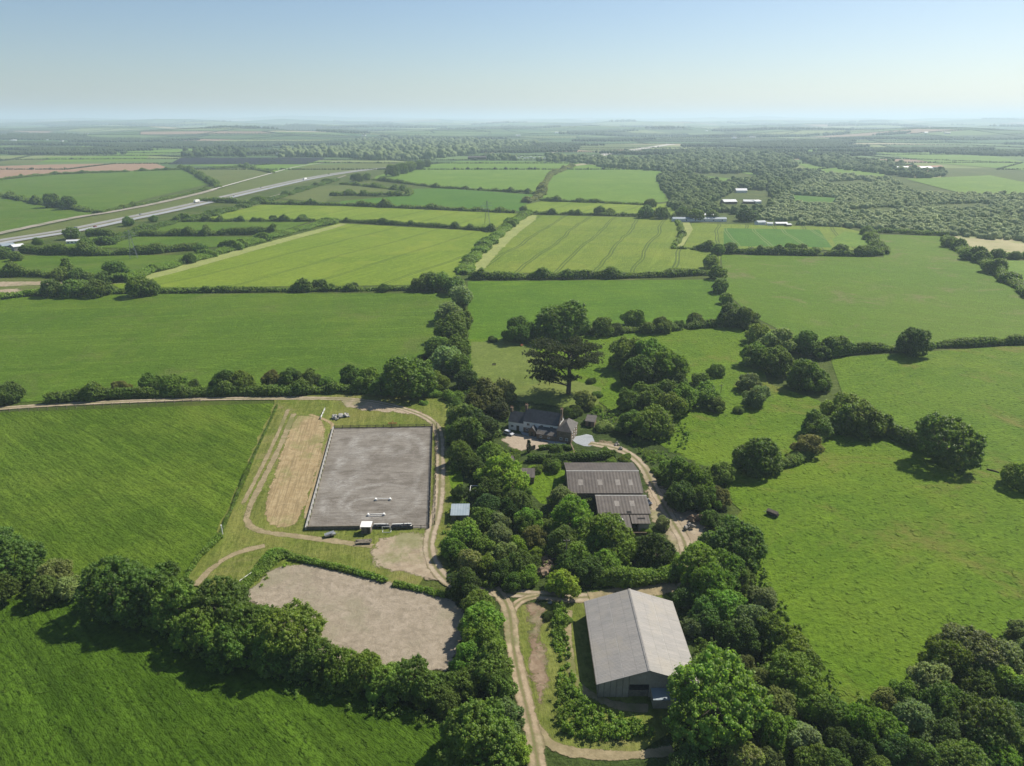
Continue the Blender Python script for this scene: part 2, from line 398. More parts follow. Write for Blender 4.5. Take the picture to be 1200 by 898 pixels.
def hedge(label, pix, w_, h_, code='b', group='field hedges', name='hedge', gap=0, var=.35, neat=False, ground=False):
    hseed[0] += 1; rng = np.random.default_rng(hseed[0])
    g = [P(x, y) for x, y in pix] if not ground else pix
    dm = np.mean([math.hypot(p[0], p[1]) for p in g])
    cr = .55 if dm < 260 else .85 if dm < 450 else 1.25 if dm < 900 else 2.2
    cr = min(cr, h_*.5, max(w_*.45, .3)); pl = polyline(g, cr*.75); cc = []; rr = []
    ph = rng.random(4)*6.28; L = 0
    tot = len(pl)*cr*.75; bps = [] if neat else [(rng.random()*tot, rng.uniform(2, 5)*max(1, cr*.8), rng.uniform(-.65, 1.1)) for _ in range(int(tot/13))]
    for (p, d) in pl:
        L += cr*.75; nrm = np.array([-d[1], d[0]])
        u = math.sin(L*.09 + ph[0])*.5 + math.sin(L*.23 + ph[1])*.3 + math.sin(L*.041 + ph[2])*.4 + rng.normal()*.12
        e_ = sum(c_*math.exp(-((L - b_)/w2)**2) for b_, w2, c_ in bps)
        if e_ < -.62 and not neat and dm > 200: continue
        hh = h_*max(.3, 1 + var*u*(.25 if neat else .8) + e_); ww = w_*(1 + .25*math.sin(L*.15 + ph[3])*(0 if neat else 1))*max(.6, min(1.5, 1 + .4*e_))
        if gap and math.sin(L*.05 + ph[3]) + rng.normal()*.3 > 1.3 - gap: continue
        nw = max(2, int(ww/(cr*.9)))
        for j in range(nw):
            s = (j + .5)/nw*2 - 1; off = s*ww*.5 + rng.normal()*cr*.2
            top = hh*math.sqrt(max(.15, 1 - .75*s*s))
            lev = max(1, int(top/(cr*1.3))) if abs(s) > .5 or nw <= 2 else 1
            for l in range(lev):
                z = top - cr*.8 - l*cr*1.25 + rng.normal()*cr*.2
                cc.append((*(p + nrm*off + d*rng.normal()*cr*.3), max(z, cr*.35))); rr.append(cr*rng.uniform(.75, 1.25))
    cc = np.array(cc); rr = np.array(rr)
    V, Fs = clumps(rng, cc, rr, 16 if dm < 450 else 11, .30 if dm < 260 else .48 if dm < 450 else .8 if dm < 900 else 1.5, corescale=.85)
    o = link(name, npmesh(name, V, Fs, LEAF))
    c = GREENS[code]; o.color = (*c, 1)
    return tag(o, label, 'hedge', group)

def inpoly(x, y, poly):
    c = False; j = len(poly) - 1
    for i in range(len(poly)):
        xi, yi = poly[i][:2]; xj, yj = poly[j][:2]
        if (yi > y) != (yj > y) and x < (xj - xi)*(y - yi)/(yj - yi) + xi: c = not c
        j = i
    return c

# ------------------------------------------------------------------ terrain
def sn(x, y, s):
    return (math.sin(x*1.0/s + .7) * math.cos(y*1.3/s + 1.1) + .5*math.sin(x*2.1/s + y*1.7/s + 2) + .3*math.sin(x*3.7/s - y*2.9/s))/1.5
def ss(a, b, x):
    t = min(1, max(0, (x - a)/(b - a))); return t*t*(3 - 2*t)
def hgt(x, y):
    r = math.hypot(x, y)
    z = ss(3400, 5600, r)*(26 + 34*sn(x, y, 760)) + ss(8000, 12000, r)*(20 + 30*sn(x, y, 1300))
    z += ss(9000, 14000, r)*(20 + 38*sn(x + 900, y, 2100))
    z += ss(17000, 25000, r)*(80 + 60*sn(x*.7 + 4000, y*.5, 3300)) * (.75 + .35*ss(-2000, 9000, x) + .2*ss(2000, -8000, x))
    return max(0, z)
FG = {}
def sheet(name, pts, mat, z, kind='structure', **kw):
    m = MB(); m.poly([(p[0], p[1], z) for p in pts])
    bm = bmesh.new(); vs = [bm.verts.new(p) for p in m.v]; f = bm.faces.new(vs)
    if f.normal.z < 0 or (bm.faces.ensure_lookup_table() or False): pass
    bmesh.ops.recalc_face_normals(bm, faces=bm.faces)
    bm.normal_update()
    for f in bm.faces:
        if f.normal.z < 0: f.normal_flip()
    bmesh.ops.triangulate(bm, faces=bm.faces)
    me = bpy.data.meshes.new(name); bm.to_mesh(me); bm.free(); me.materials.append(mat)
    o = link(name, me); tag(o, kind=kind); return o
def rag(pts, step=2.0, amp=.5, seed=1, close=True):
    """ragged outline"""
    r_ = random.Random(seed); out = []; n = len(pts)
    for i in range(n if close else n-1):
        a = pts[i]; b = pts[(i+1) % n]; L = math.hypot(b[0]-a[0], b[1]-a[1]); k = max(1, int(L/step))
        for j in range(k):
            t = j/k; out.append((a[0]+(b[0]-a[0])*t + r_.gauss(0, amp), a[1]+(b[1]-a[1])*t + r_.gauss(0, amp)))
    return out
def smooth_line(pts, it=2):
    for _ in range(it):
        q = [pts[0]]
        for a, b in zip(pts[:-1], pts[1:]):
            q.append((a[0]*.75+b[0]*.25, a[1]*.75+b[1]*.25)); q.append((a[0]*.25+b[0]*.75, a[1]*.25+b[1]*.75))
        q.append(pts[-1]); pts = q
    return pts
from mathutils.geometry import delaunay_2d_cdt
def soft_sheet(name, pts, mat, z, w_=3.0):
    """sheet with a 'fade' attribute that falls to 0 at its border, so that its edge breaks up into patches"""
    st = max(1.0, w_*.6); n = len(pts); V = [Vector(p) for p in pts]
    A = np.array(pts); B = np.roll(A, -1, 0); D = B - A; L2 = (D**2).sum(1) + 1e-9
    def dist(x, y):
        q = np.array([x, y]) - A; t = np.clip((q*D).sum(1)/L2, 0, 1); return float(np.sqrt(((q - D*t[:, None])**2).sum(1)).min())
    y = A[:, 1].min() + st*.5; k = 0
    while y < A[:, 1].max():
        x = A[:, 0].min() + st*(.5 + .5*(k % 2))
        while x < A[:, 0].max():
            if inpoly(x, y, pts) and dist(x, y) > st*.35: V.append(Vector((x, y)))
            x += st
        y += st*.87; k += 1
    vv, ee, ff, *_ = delaunay_2d_cdt(V, [(i, (i+1) % n) for i in range(n)], [], 1, 1e-4)
    me = bpy.data.meshes.new(name); me.from_pydata([(v.x, v.y, z) for v in vv], [], [tuple(f) for f in ff]); me.update()
    if me.polygons[0].normal.z < 0: me.flip_normals()
    at = me.attributes.new('fade', 'FLOAT', 'POINT'); at.data.foreach_set('value', [min(1, dist(v.x, v.y)/w_) for v in vv])
    me.materials.append(mat); return tag(link(name, me), kind='structure')
def field(pix, mat, z=.03, name='field', edge=0.0, soft=0):
    pts = [P(x, y)[:2] for x, y in pix]
    if edge or soft: pts = rag(smooth_line(pts + [pts[0]], 1)[:-1], 3, min(edge, .6), len(pix))
    if soft: return soft_sheet(name, pts, mat, z, soft)
    return sheet(name, pts, mat, z)
def ribbon(name, pix, width, mat, z, seed=0, amp=.25, ground=False, it=2):
    g = [P(x, y)[:2] for x, y in pix] if not ground else pix
    g = smooth_line(g, it); pl = polyline(g, 2.0 if width < 8 else 8)
    r_ = random.Random(seed); V = []; Fs = []; uv = []; L = 0; last = None; fd = []
    for i, (p, d) in enumerate(pl):
        if last is not None: L += np.linalg.norm(p - last)
        last = p
        a = pl[max(0, i-1)][0]; b = pl[min(len(pl)-1, i+1)][0]; d = (b - a)/max(np.linalg.norm(b - a), 1e-6)
        n = np.array([-d[1], d[0]]); ww = width*(1 + (r_.gauss(0, amp*.15) if amp else 0)); ends = min(i, len(pl)-1-i)
        for s_, f_ in ((1.12, 0), (.55, 1), (0, 1), (-.55, 1), (-1.12, 0)):
            if not amp: s_ = max(-1, min(1, s_))
            q = p + n*s_*ww*.5; V.append((q[0], q[1], z)); uv.append((L*.1, .5 - s_*.4)); fd.append(0 if (ends == 0 and amp) else f_)
    for i in range(len(pl) - 1):
        for k in range(4): a = i*5 + k; Fs.append((a+1, a+6, a+5, a))
    me = bpy.data.meshes.new(name); me.from_pydata(V, [], Fs); u = me.uv_layers.new(name='UVMap')
    for l in me.loops: u.data[l.index].uv = uv[l.vertex_index]
    at = me.attributes.new('fade', 'FLOAT', 'POINT'); at.data.foreach_set('value', fd)
    me.update()
    if len(me.polygons) and me.polygons[0].normal.z < 0: me.flip_normals()
    me.materials.append(mat); o = link(name, me); tag(o, kind='structure'); return o
#==MARK:SETTING
G = lambda *a, **k: grass_mat(*a, **k)
DRY = (.16, .15, .06)
m_base = G('rough_grass', (.055, .085, .014), (.075, .100, .020), 20, .5, dry=(DRY, .5))
m_tall = G('tall_grass', (0.0606, 0.1108, 0.0076), (0.0900, 0.1419, 0.0140), -38, .55, streak=.85, patch=30, rough_tufts=.3)
m_front = G('meadow_grass', (0.0395, 0.0830, 0.0046), (0.0582, 0.1095, 0.0092), -40, .65, streak=.85, patch=25, rough_tufts=.5)
m_mid = G('pasture', (0.0694, 0.1430, 0.0086), (0.0909, 0.1682, 0.0119), 5, .6, streak=.4, patch=40)
m_left2 = G('grazed_grass', (0.0694, 0.1309, 0.0108), (0.0919, 0.1531, 0.0151), 8, .6, patch=70, dry=((.11, .12, .04), .45))
m_cereal = G('cereal', (0.1288, 0.1940, 0.0175), (0.1627, 0.2221, 0.0238), 62, .45, tram=(66, 48, .5, (.05, .08, .015)), patch=80, streak=.4)
m_cereal2 = G('cereal_tramlines', (0.1185, 0.1756, 0.0187), (0.1524, 0.2008, 0.0250), 72, .4, tram=(74, 30, .6, (.04, .065, .015)), patch=70, streak=.4)
m_margin = G('pale_margin', (.26, .29, .10), (.22, .25, .08), 60, .3, patch=15)
m_light = G('light_grass', (0.0968, 0.1775, 0.0175), (0.1205, 0.1959, 0.0238), 30, .4, patch=120)
m_dark = G('dark_crop', (0.0515, 0.1319, 0.0125), (0.0628, 0.1445, 0.0163), 70, .3, tram=(80, 30, .6, (.14, .18, .06)), patch=90, streak=.2)
m_dark2 = G('dark_ley', (0.0566, 0.1319, 0.0112), (0.0690, 0.1445, 0.0150), 70, .3, patch=90, streak=.2)
m_olive = G('olive_grass', (0.110, 0.132, 0.036), (0.095, 0.123, 0.032), 10, .4, patch=60)
m_right = G('right_grass', (0.1026, 0.1662, 0.0151), (0.0851, 0.1571, 0.0119), 150, .6, dry=((.17, .15, .07), .6), patch=110, streak=.4)
m_bright = G('bright_pasture', (0.0773, 0.1439, 0.0076), (0.0997, 0.1641, 0.0108), 25, .45, dry=((.15, .135, .035), .75), patch=28, streak=.3, rough_tufts=1.2, aniso=(2.2, 1.1))
m_lawn = G('lawn', (.105, .145, .028), (.125, .16, .038), 0, .12, patch=25, streak=.15)
m_mown = G('mown_grass', (.105, .140, .022), (.145, .155, .040), 98, .25, patch=14, streak=.7, dry=((.22, .18, .09), .75))
m_hay = dirt_mat('cut_hay', (.26, .195, .105), (.34, .27, .155), (.13, .155, .045), bmp=.2, gfac=.5, streak=98, rag_=2.4)
m_brown = dirt_mat('ploughed_soil', (.22, .14, .09), (.27, .18, .12), sc=.05, fade=False, mott=.15)
m_tan = dirt_mat('stubble', (.28, .26, .14), (.33, .30, .17), (.17, .20, .07), sc=.03, fade=False, mott=.15)
m_track = dirt_mat('dirt_track', (.27, .21, .14), (.36, .29, .20), (.085, .12, .03), edge=True, centre=True)
m_lane = dirt_mat('stone_lane', (.29, .235, .17), (.37, .31, .23), (.12, .12, .05), centre=True, gfac=.5)
m_yard = dirt_mat('dusty_yard', (.25, .20, .14), (.33, .275, .20), (.13, .15, .05), gfac=.6)
m_sand = dirt_mat('sandy_paddock', (.225, .190, .142), (.30, .255, .20), (.18, .17, .11), sc=.5, gfac=.5, bmp=.25)
m_rut = dirt_mat('worn_rut', (.20, .165, .095), (.28, .23, .14), (.10, .12, .03), gfac=.7, rag_=2.6)
m_gravel = dirt_mat('gravel', (.29, .235, .175), (.34, .285, .22), sc=1.2)
m_conc = dirt_mat('concrete', (.25, .27, .29), (.30, .32, .34), sc=.3, bmp=.02, fade=False, mott=.15)
m_soil = dirt_mat('bare_soil', (.17, .12, .08), (.26, .20, .14), (.07, .10, .03), gfac=.7)
m_asph = dirt_mat('motorway_asphalt', (.22, .22, .22), (.26, .26, .255), sc=.05, bmp=.0, fade=False, mott=.15)
m_pale = dirt_mat('pale_concrete_road', (.40, .38, .34), (.46, .44, .40), sc=.05, bmp=0, fade=False, mott=.15)
m_oldroad = dirt_mat('old_road', (.24, .22, .18), (.28, .25, .21), (.12, .14, .06), sc=.03, fade=False, mott=.15)
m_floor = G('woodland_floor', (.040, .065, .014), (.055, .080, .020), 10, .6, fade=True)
m_rightf = G('right_grass_edge', (0.0940, 0.1463, 0.0192), (0.0799, 0.1378, 0.0152), 150, .6, dry=((.17, .15, .07), .6), patch=110, streak=.4, fade=True)

# ---- the ground: one sheet, farmed from 1.7 km outwards
def ground():
    pts = [(-4000, -900), (4000, -900), (4000, 1750), (-4000, 1750)]
    sheet('ground', pts, m_base, 0.0)
    rng = random.Random(11)
    ys = [1700.0]
    while ys[-1] < 38000: ys.append(ys[-1] + max(230, ys[-1]*.05))
    half = 33000; xs = np.arange(-half, half + 1, 380.0)
    vid = {}; V = []; J = {}
    for j, y in enumerate(ys):
        dy = (ys[min(j+1, len(ys)-1)] - ys[max(j-1, 0)])*.5
        for i, x in enumerate(xs):
            if abs(x) > .92*y + 1500: continue
            jx = rng.uniform(-.3, .3)*380; jy = rng.uniform(-.28, .28)*dy if j else 0
            X, Y = x + jx + 120*math.sin(j*1.3), y + jy
            vid[(i, j)] = len(V); V.append((X, Y, hgt(X, Y) - (.25 if Y < 4000 else 0)))
    Fs = []; mi = []; cols = {}
    for j in range(len(ys) - 1):
        for i in range(len(xs) - 1):
            k = [vid.get(q) for q in ((i, j), (i+1, j), (i+1, j+1), (i, j+1))]
            if None in k: continue
            c = rng.choices(range(7), (26, 22, 18, 12, 4, 3, 7))[0]
            if rng.random() < .3 and (i-1, j) in cols: c = cols[(i-1, j)]
            cols[(i, j)] = c
            # split each cell into two triangles
            Fs += [(k[0], k[1], k[2]), (k[0], k[2], k[3])]; mi += [c, c]
    pal = [((.050, .090, .022), (.06, .10, .03)), ((.085, .135, .035), (.09, .14, .04)), ((.140, .175, .055), (.15, .18, .06)),
           ((.040, .090, .025), (.05, .10, .03)), ((.22, .155, .105), (.24, .17, .12)), ((.26, .235, .14), (.28, .25, .15)), ((.030, .050, .018), (.04, .06, .02))]
    me = npmesh('farmland', np.array(V), np.array(Fs), None)
    for n_, (a, b) in enumerate(pal):
        m, t, bs = nt('far_field_%s' % 'abcdefg'[n_]); p = wpos(t)
        t.links.new(mixc(t, ramp(t, noise(t, p, .004, 4, .6), .4, .6), a, b), bs.inputs['Base Color']); bs.inputs['Roughness'].default_value = .9
        bs.inputs['Specular IOR Level'].default_value = .1; me.materials.append(m)
    me.polygons.foreach_set('material_index', np.array(mi, dtype=np.int32)); me.update()
    tag(link('farmland', me), kind='structure')
    # hedgerows on the cell borders and woods far off
    r2 = np.random.default_rng(3); cc = []; rr = []
    for (i, j), a in vid.items():
        y = ys[j]
        for q in ((i+1, j), (i, j+1)):
            if q in vid and rng.random() < .75:
                A = np.array(V[a]); B = np.array(V[vid[q]])
                if A[1] > 13000: continue
                L = np.linalg.norm(B - A); st = max(5, A[1]/550); n = int(L/st); big = rng.random()
                for s in range(n):
                    p = A + (B - A)*(s + r2.random()*.6)/n
                    if abs(p[0]) > .85*p[1] + 400: continue
                    p[2] = hgt(p[0], p[1]) + .6
                    rad = r2.uniform(1.3, 2.2) if r2.random() < .93 else r2.uniform(3, 5)*(.6 + big*.6)
                    p[2] += rad*.25; cc.append(p); rr.append(max(rad, min(st*.5, 4)))
    cc = np.array(cc); rr = np.array(rr)
    V2, F2 = clumps(r2, cc, rr, 3, 3.0, corescale=.95)
    o = link('distant_hedgerows', npmesh('distant_hedgerows', V2, F2, FAR)); o.color = (.060, .085, .040, 1)
    tag(o, 'dark far-off hedgerows lining the hazy fields', 'hedgerows', None, 'stuff')
    cc = []; rr = []
    for k in range(105):
        y0 = 2300 * math.exp(rng.random()*1.75); x0 = rng.uniform(-.85, .85)*y0
        a = rng.uniform(60, 260)*(1 + y0/6000); b = a*rng.uniform(.15, .5); th = rng.uniform(-.4, .4); st = max(9, y0/350)
        n = int(math.pi*a*b/(st*st*1.1))
        for s in range(n):
            u = math.sqrt(rng.random()); v = rng.random()*6.283; ex = a*u*math.cos(v)*(1 + .3*math.sin(3*v)); ey = b*u*math.sin(v)
            x = x0 + ex*math.cos(th) - ey*math.sin(th); y = y0 + ex*math.sin(th) + ey*math.cos(th)
            if y < 2150: continue
            hz = rng.uniform(4, 8); cc.append((x, y, hgt(x, y) + hz)); rr.append(st*rng.uniform(.5, .85))
    cc = np.array(cc); rr = np.array(rr)
    V2, F2 = clumps(r2, cc, rr, 3, 4.0, corescale=1.0)
    o = link('distant_woods', npmesh('distant_woods', V2, F2, FAR)); o.color = (.060, .085, .040, 1)
    tag(o, 'far-off blue-green woods and copses under the horizon', 'woods', None, 'stuff')
ground()

# ---- fields, farthest first (photo pixels on the ground)
def stack(rows):
    for i, (pix, mat, e) in enumerate(rows):
        yy = max(y for x, y in pix); z = .03 + .004*i if yy > 300 else .12 + .02*i
        field(pix, mat, z, edge=e)
stack([
 # left distance
 ([(-80, 168), (60, 170), (100, 172), (60, 178), (-80, 186)], m_dark2, 0),
 ([(100, 168), (245, 167), (235, 176), (180, 182), (78, 181)], m_light, 0),
 ([(60, 184), (175, 182), (170, 189), (0, 191)], m_light, 0),
 ([(-80, 188), (60, 186), (40, 192), (-80, 195)], m_olive, 0),
 ([(-80, 197), (60, 193), (180, 191), (200, 198), (100, 203), (0, 211), (-80, 216)], m_brown, 0),
 ([(-80, 221), (0, 211), (60, 205), (160, 200), (213, 199), (245, 216), (180, 231), (115, 249), (50, 240), (0, 229), (-80, 215)], m_left2, 0),
 ([(-80, 222), (0, 231), (115, 250), (60, 262), (0, 275), (-80, 290)], m_left2, 0),
 ([(216, 199), (285, 197), (322, 202), (300, 210), (250, 221), (243, 214)], m_olive, 0),
 ([(205, 194), (390, 189), (320, 203), (285, 196)], m_light, 0),
 # the motorway verge
 ([(-80, 293), (0, 277), (95, 256), (120, 252), (240, 227), (310, 206), (360, 194), (470, 190), (462, 196), (400, 206), (320, 222), (240, 240), (150, 260), (60, 279), (-80, 310)], m_olive, 0),
 ([(440, 207), (480, 196), (540, 189), (690, 190), (661, 195), (640, 206), (633, 226), (520, 219), (438, 211)], m_light, 0),
 ([(661, 196), (690, 193), (790, 202), (800, 206), (772, 218), (784, 236), (760, 239), (636, 234), (640, 212)], m_light, 0),
 ([(636, 236), (762, 241), (784, 238), (795, 245), (785, 253), (620, 250), (616, 240)], m_cereal, 0),
 ([(395, 241), (400, 236), (480, 229), (478, 222), (520, 221), (633, 229), (616, 240), (612, 248)], m_dark2, 0),
 ([(385, 229), (405, 216), (478, 224), (478, 229), (410, 229)], m_olive, 0),
 ([(320, 232), (350, 220), (410, 217), (392, 230), (380, 238)], m_olive, 0),
 ([(215, 256), (294, 240), (400, 242), (607, 251), (590, 262), (578, 270), (398, 258), (235, 258)], m_cereal, 0),
 ([(160, 271), (205, 261), (365, 260), (330, 271), (320, 273)], m_left2, 0),
 ([(60, 291), (108, 278), (310, 278), (285, 288), (235, 291)], m_left2, 0),
 ([(-80, 318), (0, 300), (225, 299), (195, 311), (130, 325), (0, 320)], m_left2, 0),
 ([(-80, 335), (0, 326), (130, 330), (120, 345), (-80, 350)], m_olive, 0),
 ([(132, 334), (397, 262), (579, 272), (545, 308), (538, 326), (500, 334), (140, 338)], m_cereal, 0),
 ([(615, 252), (790, 256), (797, 272), (788, 290), (845, 296), (842, 320), (548, 320)], m_cereal2, 0),
 ([(802, 262), (985, 267), (1016, 274), (1030, 294), (860, 294), (790, 290)], m_cereal2, 0),
 ([(848, 268), (960, 270), (975, 291), (848, 289)], m_dark, 0),
 ([(990, 272), (1013, 275), (1024, 290), (980, 290), (975, 281)], m_light, 0),
 # right distance
 ([(872, 170), (960, 166), (1110, 175), (1000, 179), (900, 176)], m_light, 0),
 ([(910, 180), (960, 173), (1010, 177), (995, 184), (945, 186)], m_light, 0),
 ([(935, 192), (1040, 198), (1035, 207), (955, 203)], m_light, 0),
 ([(800, 204), (880, 212), (866, 219), (845, 217)], m_light, 0),
 ([(860, 201), (930, 208), (940, 215), (900, 210)], m_light, 0),
 ([(1060, 210), (1160, 206), (1260, 226), (1260, 234), (1130, 228)], m_light, 0),
 ([(1010, 176), (1110, 172), (1200, 190), (1260, 200), (1260, 205), (1100, 192)], m_light, 0),
 ([(925, 229), (985, 233), (975, 240), (930, 238)], m_dark2, 0),
 ([(1118, 277), (1210, 282), (1290, 288), (1290, 304), (1160, 299), (1150, 297)], m_tan, 0),
 # middle distance
 ([(845, 299), (1036, 302), (1030, 290), (1018, 275), (1108, 277), (1116, 290), (1150, 308), (1230, 355), (1260, 393), (1060, 405), (972, 412), (930, 395), (880, 370), (850, 342)], m_right, 0),
 ([(1160, 305), (1290, 308), (1290, 350), (1210, 335)], m_light, 0),
 ([(548, 330), (840, 328), (852, 360), (850, 372), (790, 385), (690, 390), (620, 397), (548, 402)], m_mid, 0),
 ([(548, 398), (690, 392), (800, 386), (865, 380), (885, 400), (900, 450), (960, 470), (1000, 500), (930, 560), (870, 600), (800, 540), (700, 470), (640, 440), (548, 445)], m_bright, 0),
 ([(552, 401), (618, 401), (634, 417), (648, 440), (705, 455), (700, 482), (600, 476), (552, 455)], m_lawn, 0),
 ([(-90, 352), (30, 348), (140, 345), (546, 344), (546, 400), (500, 450), (430, 462), (60, 470), (-90, 478)], m_left2, 0),
 ([(-120, 492), (0, 484), (326, 473), (300, 530), (258, 628), (215, 690), (100, 715), (-120, 720)], m_tall, 0),
 ([(-260, 700), (100, 700), (380, 780), (520, 850), (560, 960), (-300, 1000)], m_front, 0),
 ([(973, 420), (1200, 405), (1500, 392), (1500, 900), (1050, 960), (960, 830), (890, 700), (860, 610), (900, 560), (1000, 500)], m_bright, 0),
 # pale headlands of the two corn fields
 ([(132, 333), (397, 262), (410, 263), (330, 285), (165, 332)], m_margin, .5),
 ([(215, 256), (294, 240), (303, 241), (240, 256)], m_margin, 0),
 ([(615, 252), (634, 253), (605, 275), (580, 300), (565, 319), (548, 320), (556, 305), (585, 278)], m_margin, .5),
 ([(799, 262), (808, 262), (812, 270), (803, 285), (800, 291), (791, 290), (797, 280)], m_margin, 0),
])
# ground around the farm
field([(955, 424), (1200, 407), (1500, 395), (1500, 570), (1150, 575), (1060, 510), (1000, 480)], m_rightf, .185, soft=14, edge=.3)
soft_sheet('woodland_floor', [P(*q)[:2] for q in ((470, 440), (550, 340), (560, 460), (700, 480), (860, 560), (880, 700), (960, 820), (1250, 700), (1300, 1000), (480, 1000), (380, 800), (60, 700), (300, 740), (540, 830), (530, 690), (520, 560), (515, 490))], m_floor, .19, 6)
field([(244, 640), (256, 622), (322, 473), (324, 466), (360, 464), (530, 462), (520, 500), (545, 690), (300, 690), (212, 690)], m_mown, .21, edge=.5)
field([(348, 487), (376, 488), (385, 508), (374, 553), (357, 603), (343, 620), (318, 621), (306, 604), (316, 566), (332, 518)], m_hay, .23, edge=.2, soft=1.4)
ribbon('path', [(345, 484), (328, 525), (305, 570), (291, 598), (288, 614), (304, 624), (345, 629), (400, 636), (440, 642)], 2.3, m_rut, .24, 3, .3, it=1)
ribbon('path', [(338, 480), (320, 522), (298, 566), (283, 594)], 1.6, m_rut, .238, 13, .3, it=1)
ribbon('path', [(388, 508), (372, 560), (358, 612)], 1.9, m_rut, .238, 14, .3, it=1)
ribbon('path', [(312, 640), (277, 648), (250, 664), (228, 688)], 2.2, m_rut, .24, 4, .3)
ribbon('path', [(362, 486), (385, 494), (392, 500), (376, 545), (358, 605)], 1.5, m_hay, .245, 8, .3)
field([(286, 698), (300, 678), (324, 660), (376, 664), (450, 680), (500, 691), (546, 706), (549, 740), (541, 768), (524, 790), (430, 792), (340, 760)], m_sand, .25, edge=.4, soft=1.8)
field([(437, 634), (470, 623), (508, 622), (520, 660), (524, 692), (490, 681), (446, 672), (424, 655)], m_yard, .25, edge=.8, soft=3.0)
field([(395, 466), (440, 468), (492, 480), (505, 490), (470, 486), (430, 484), (400, 478)], m_yard, .25, edge=1.0, soft=3.0)
# farm tracks
ribbon('farm_track', [(688, 701), (745, 694), (770, 692), (792, 687)], 5.0, m_rut, .275, 21, .5)
ribbon('farm_lane', [(-120, 489), (0, 479), (100, 473), (230, 468), (380, 467), (430, 470), (472, 479), (502, 490), (515, 504), (516, 540), (515, 580), (512, 605), (503, 630), (503, 655), (520, 680), (545, 692), (580, 695), (640, 699), (668, 702), (690, 701)], 4.0, m_lane, .28, 1, .3)
ribbon('farm_track', [(578, 690), (592, 704), (598, 722), (600, 750), (607, 790), (617, 830), (628, 880), (640, 960)], 3.9, m_track, .29, 2, .25)
ribbon('farm_track', [(632, 699), (612, 703), (600, 714), (599, 728)], 2.6, m_track, .285, 5, .2)
ribbon('farm_track', [(628, 850), (640, 872), (670, 884), (740, 888), (790, 880)], 2.3, m_rut, .286, 6, .5)
field([(600, 712), (640, 703), (690, 705), (700, 690), (790, 690), (800, 780), (790, 880), (640, 884), (625, 830), (608, 770)], m_mown, .22, edge=.4)
ribbon('path', [(667, 715), (664, 740), (668, 775), (672, 800), (690, 815), (720, 828), (760, 832)], 2.3, m_rut, .24, 7, .3)
field([(616, 706), (645, 706), (640, 740), (645, 790), (650, 830), (632, 850), (622, 800), (612, 750)], m_soil, .235, edge=.6, soft=3.0)
field([(752, 572), (772, 562), (800, 598), (780, 640), (758, 612)], m_yard, .262, edge=.5, soft=3)
ribbon('farm_lane', [(790, 689), (803, 665), (805, 640), (790, 615), (775, 590), (765, 570), (757, 552), (745, 538), (725, 526), (690, 520)], 4.4, m_lane, .27, 9, .5)
field([(770, 600), (797, 596), (836, 604), (834, 630), (817, 652), (795, 662), (776, 642)], m_yard, .26, edge=.8, soft=3.0)
field([(583, 516), (600, 505), (640, 516), (664, 524), (655, 531), (625, 529), (605, 532)], m_gravel, .25, edge=.2, soft=3.0)
field([(608, 504), (665, 519), (660, 525), (640, 518), (612, 510)], m_conc, .27)
field([(674, 512), (692, 508), (697, 521), (690, 525), (670, 519)], m_conc, .26, edge=.2)
field([(700, 510), (712, 516), (728, 525), (724, 533), (698, 524)], m_soil, .25, edge=.4, soft=3.0)
field([(618, 545), (660, 545), (665, 560), (655, 590), (625, 590), (615, 565)], m_bright, .2, edge=.6)
field([(520, 530), (540, 530), (545, 600), (528, 600), (520, 620)], m_bright, .2, edge=.3)
field([(-40, 347), (0, 339), (30, 338), (28, 345), (0, 350), (-40, 356)], m_yard, .25, soft=4)
field([(-60, 333), (30, 329), (110, 331), (60, 334), (-60, 340)], m_yard, .2, soft=4)

# ---- motorway
MW = [(-140, 318), (-60, 297), (0, 284), (60, 275), (95, 269), (150, 257), (200, 247), (260, 233), (320, 219), (360, 210), (400, 203), (440, 198), (480, 196)]
ribbon('motorway', MW, 30, m_oldroad, .8, 1, 0)
g = [np.array(P(x, y)[:2]) for x, y in MW]
def offset_line(pts, o_):
    out = []
    for i, p in enumerate(pts):
        d = pts[min(i+1, len(pts)-1)] - pts[max(i-1, 0)]; d = d/np.linalg.norm(d); out.append(tuple(p + np.array([-d[1], d[0]])*o_))
    return out
ribbon('carriageway', offset_line(g, -8.6), 9, m_conc, .95, 2, 0, ground=True)
ribbon('carriageway', offset_line(g, 8.2), 9, m_asph, .95, 2, 0, ground=True)
ribbon('central_reserve', offset_line(g, .2), 1.6, m_olive, 1.0, 2, 0, ground=True)
ribbon('slip_road', [(300, 236), (345, 224), (378, 215), (405, 206)], 6, m_oldroad, .7, 2, 0)
ribbon('old_road', [(-100, 296), (0, 274), (95, 254), (120, 251), (180, 240), (240, 226), (252, 222)], 11, m_oldroad, .8, 2, .3)
ribbon('pale_road', [(248, 223), (280, 214), (316, 204), (345, 196), (372, 192), (402, 189)], 5, m_pale, .85, 2, 0)
ribbon('runway', [(700, 183), (735, 177), (775, 171), (810, 166), (832, 163)], 42, m_pale, .9, 2, 0)
ribbon('runway', [(850, 169), (868, 165), (880, 163)], 34, m_pale, .9, 2, 0)
ribbon('pale_road', [(618, 174), (640, 176), (652, 180), (650, 184)], 14, m_oldroad, .9, 2, 0)
field([(560, 176), (590, 174), (608, 174), (600, 179), (570, 180)], m_tan, .6)
field([(640, 165), (760, 163), (820, 166), (760, 172), (700, 178), (640, 172)], m_olive, .6)
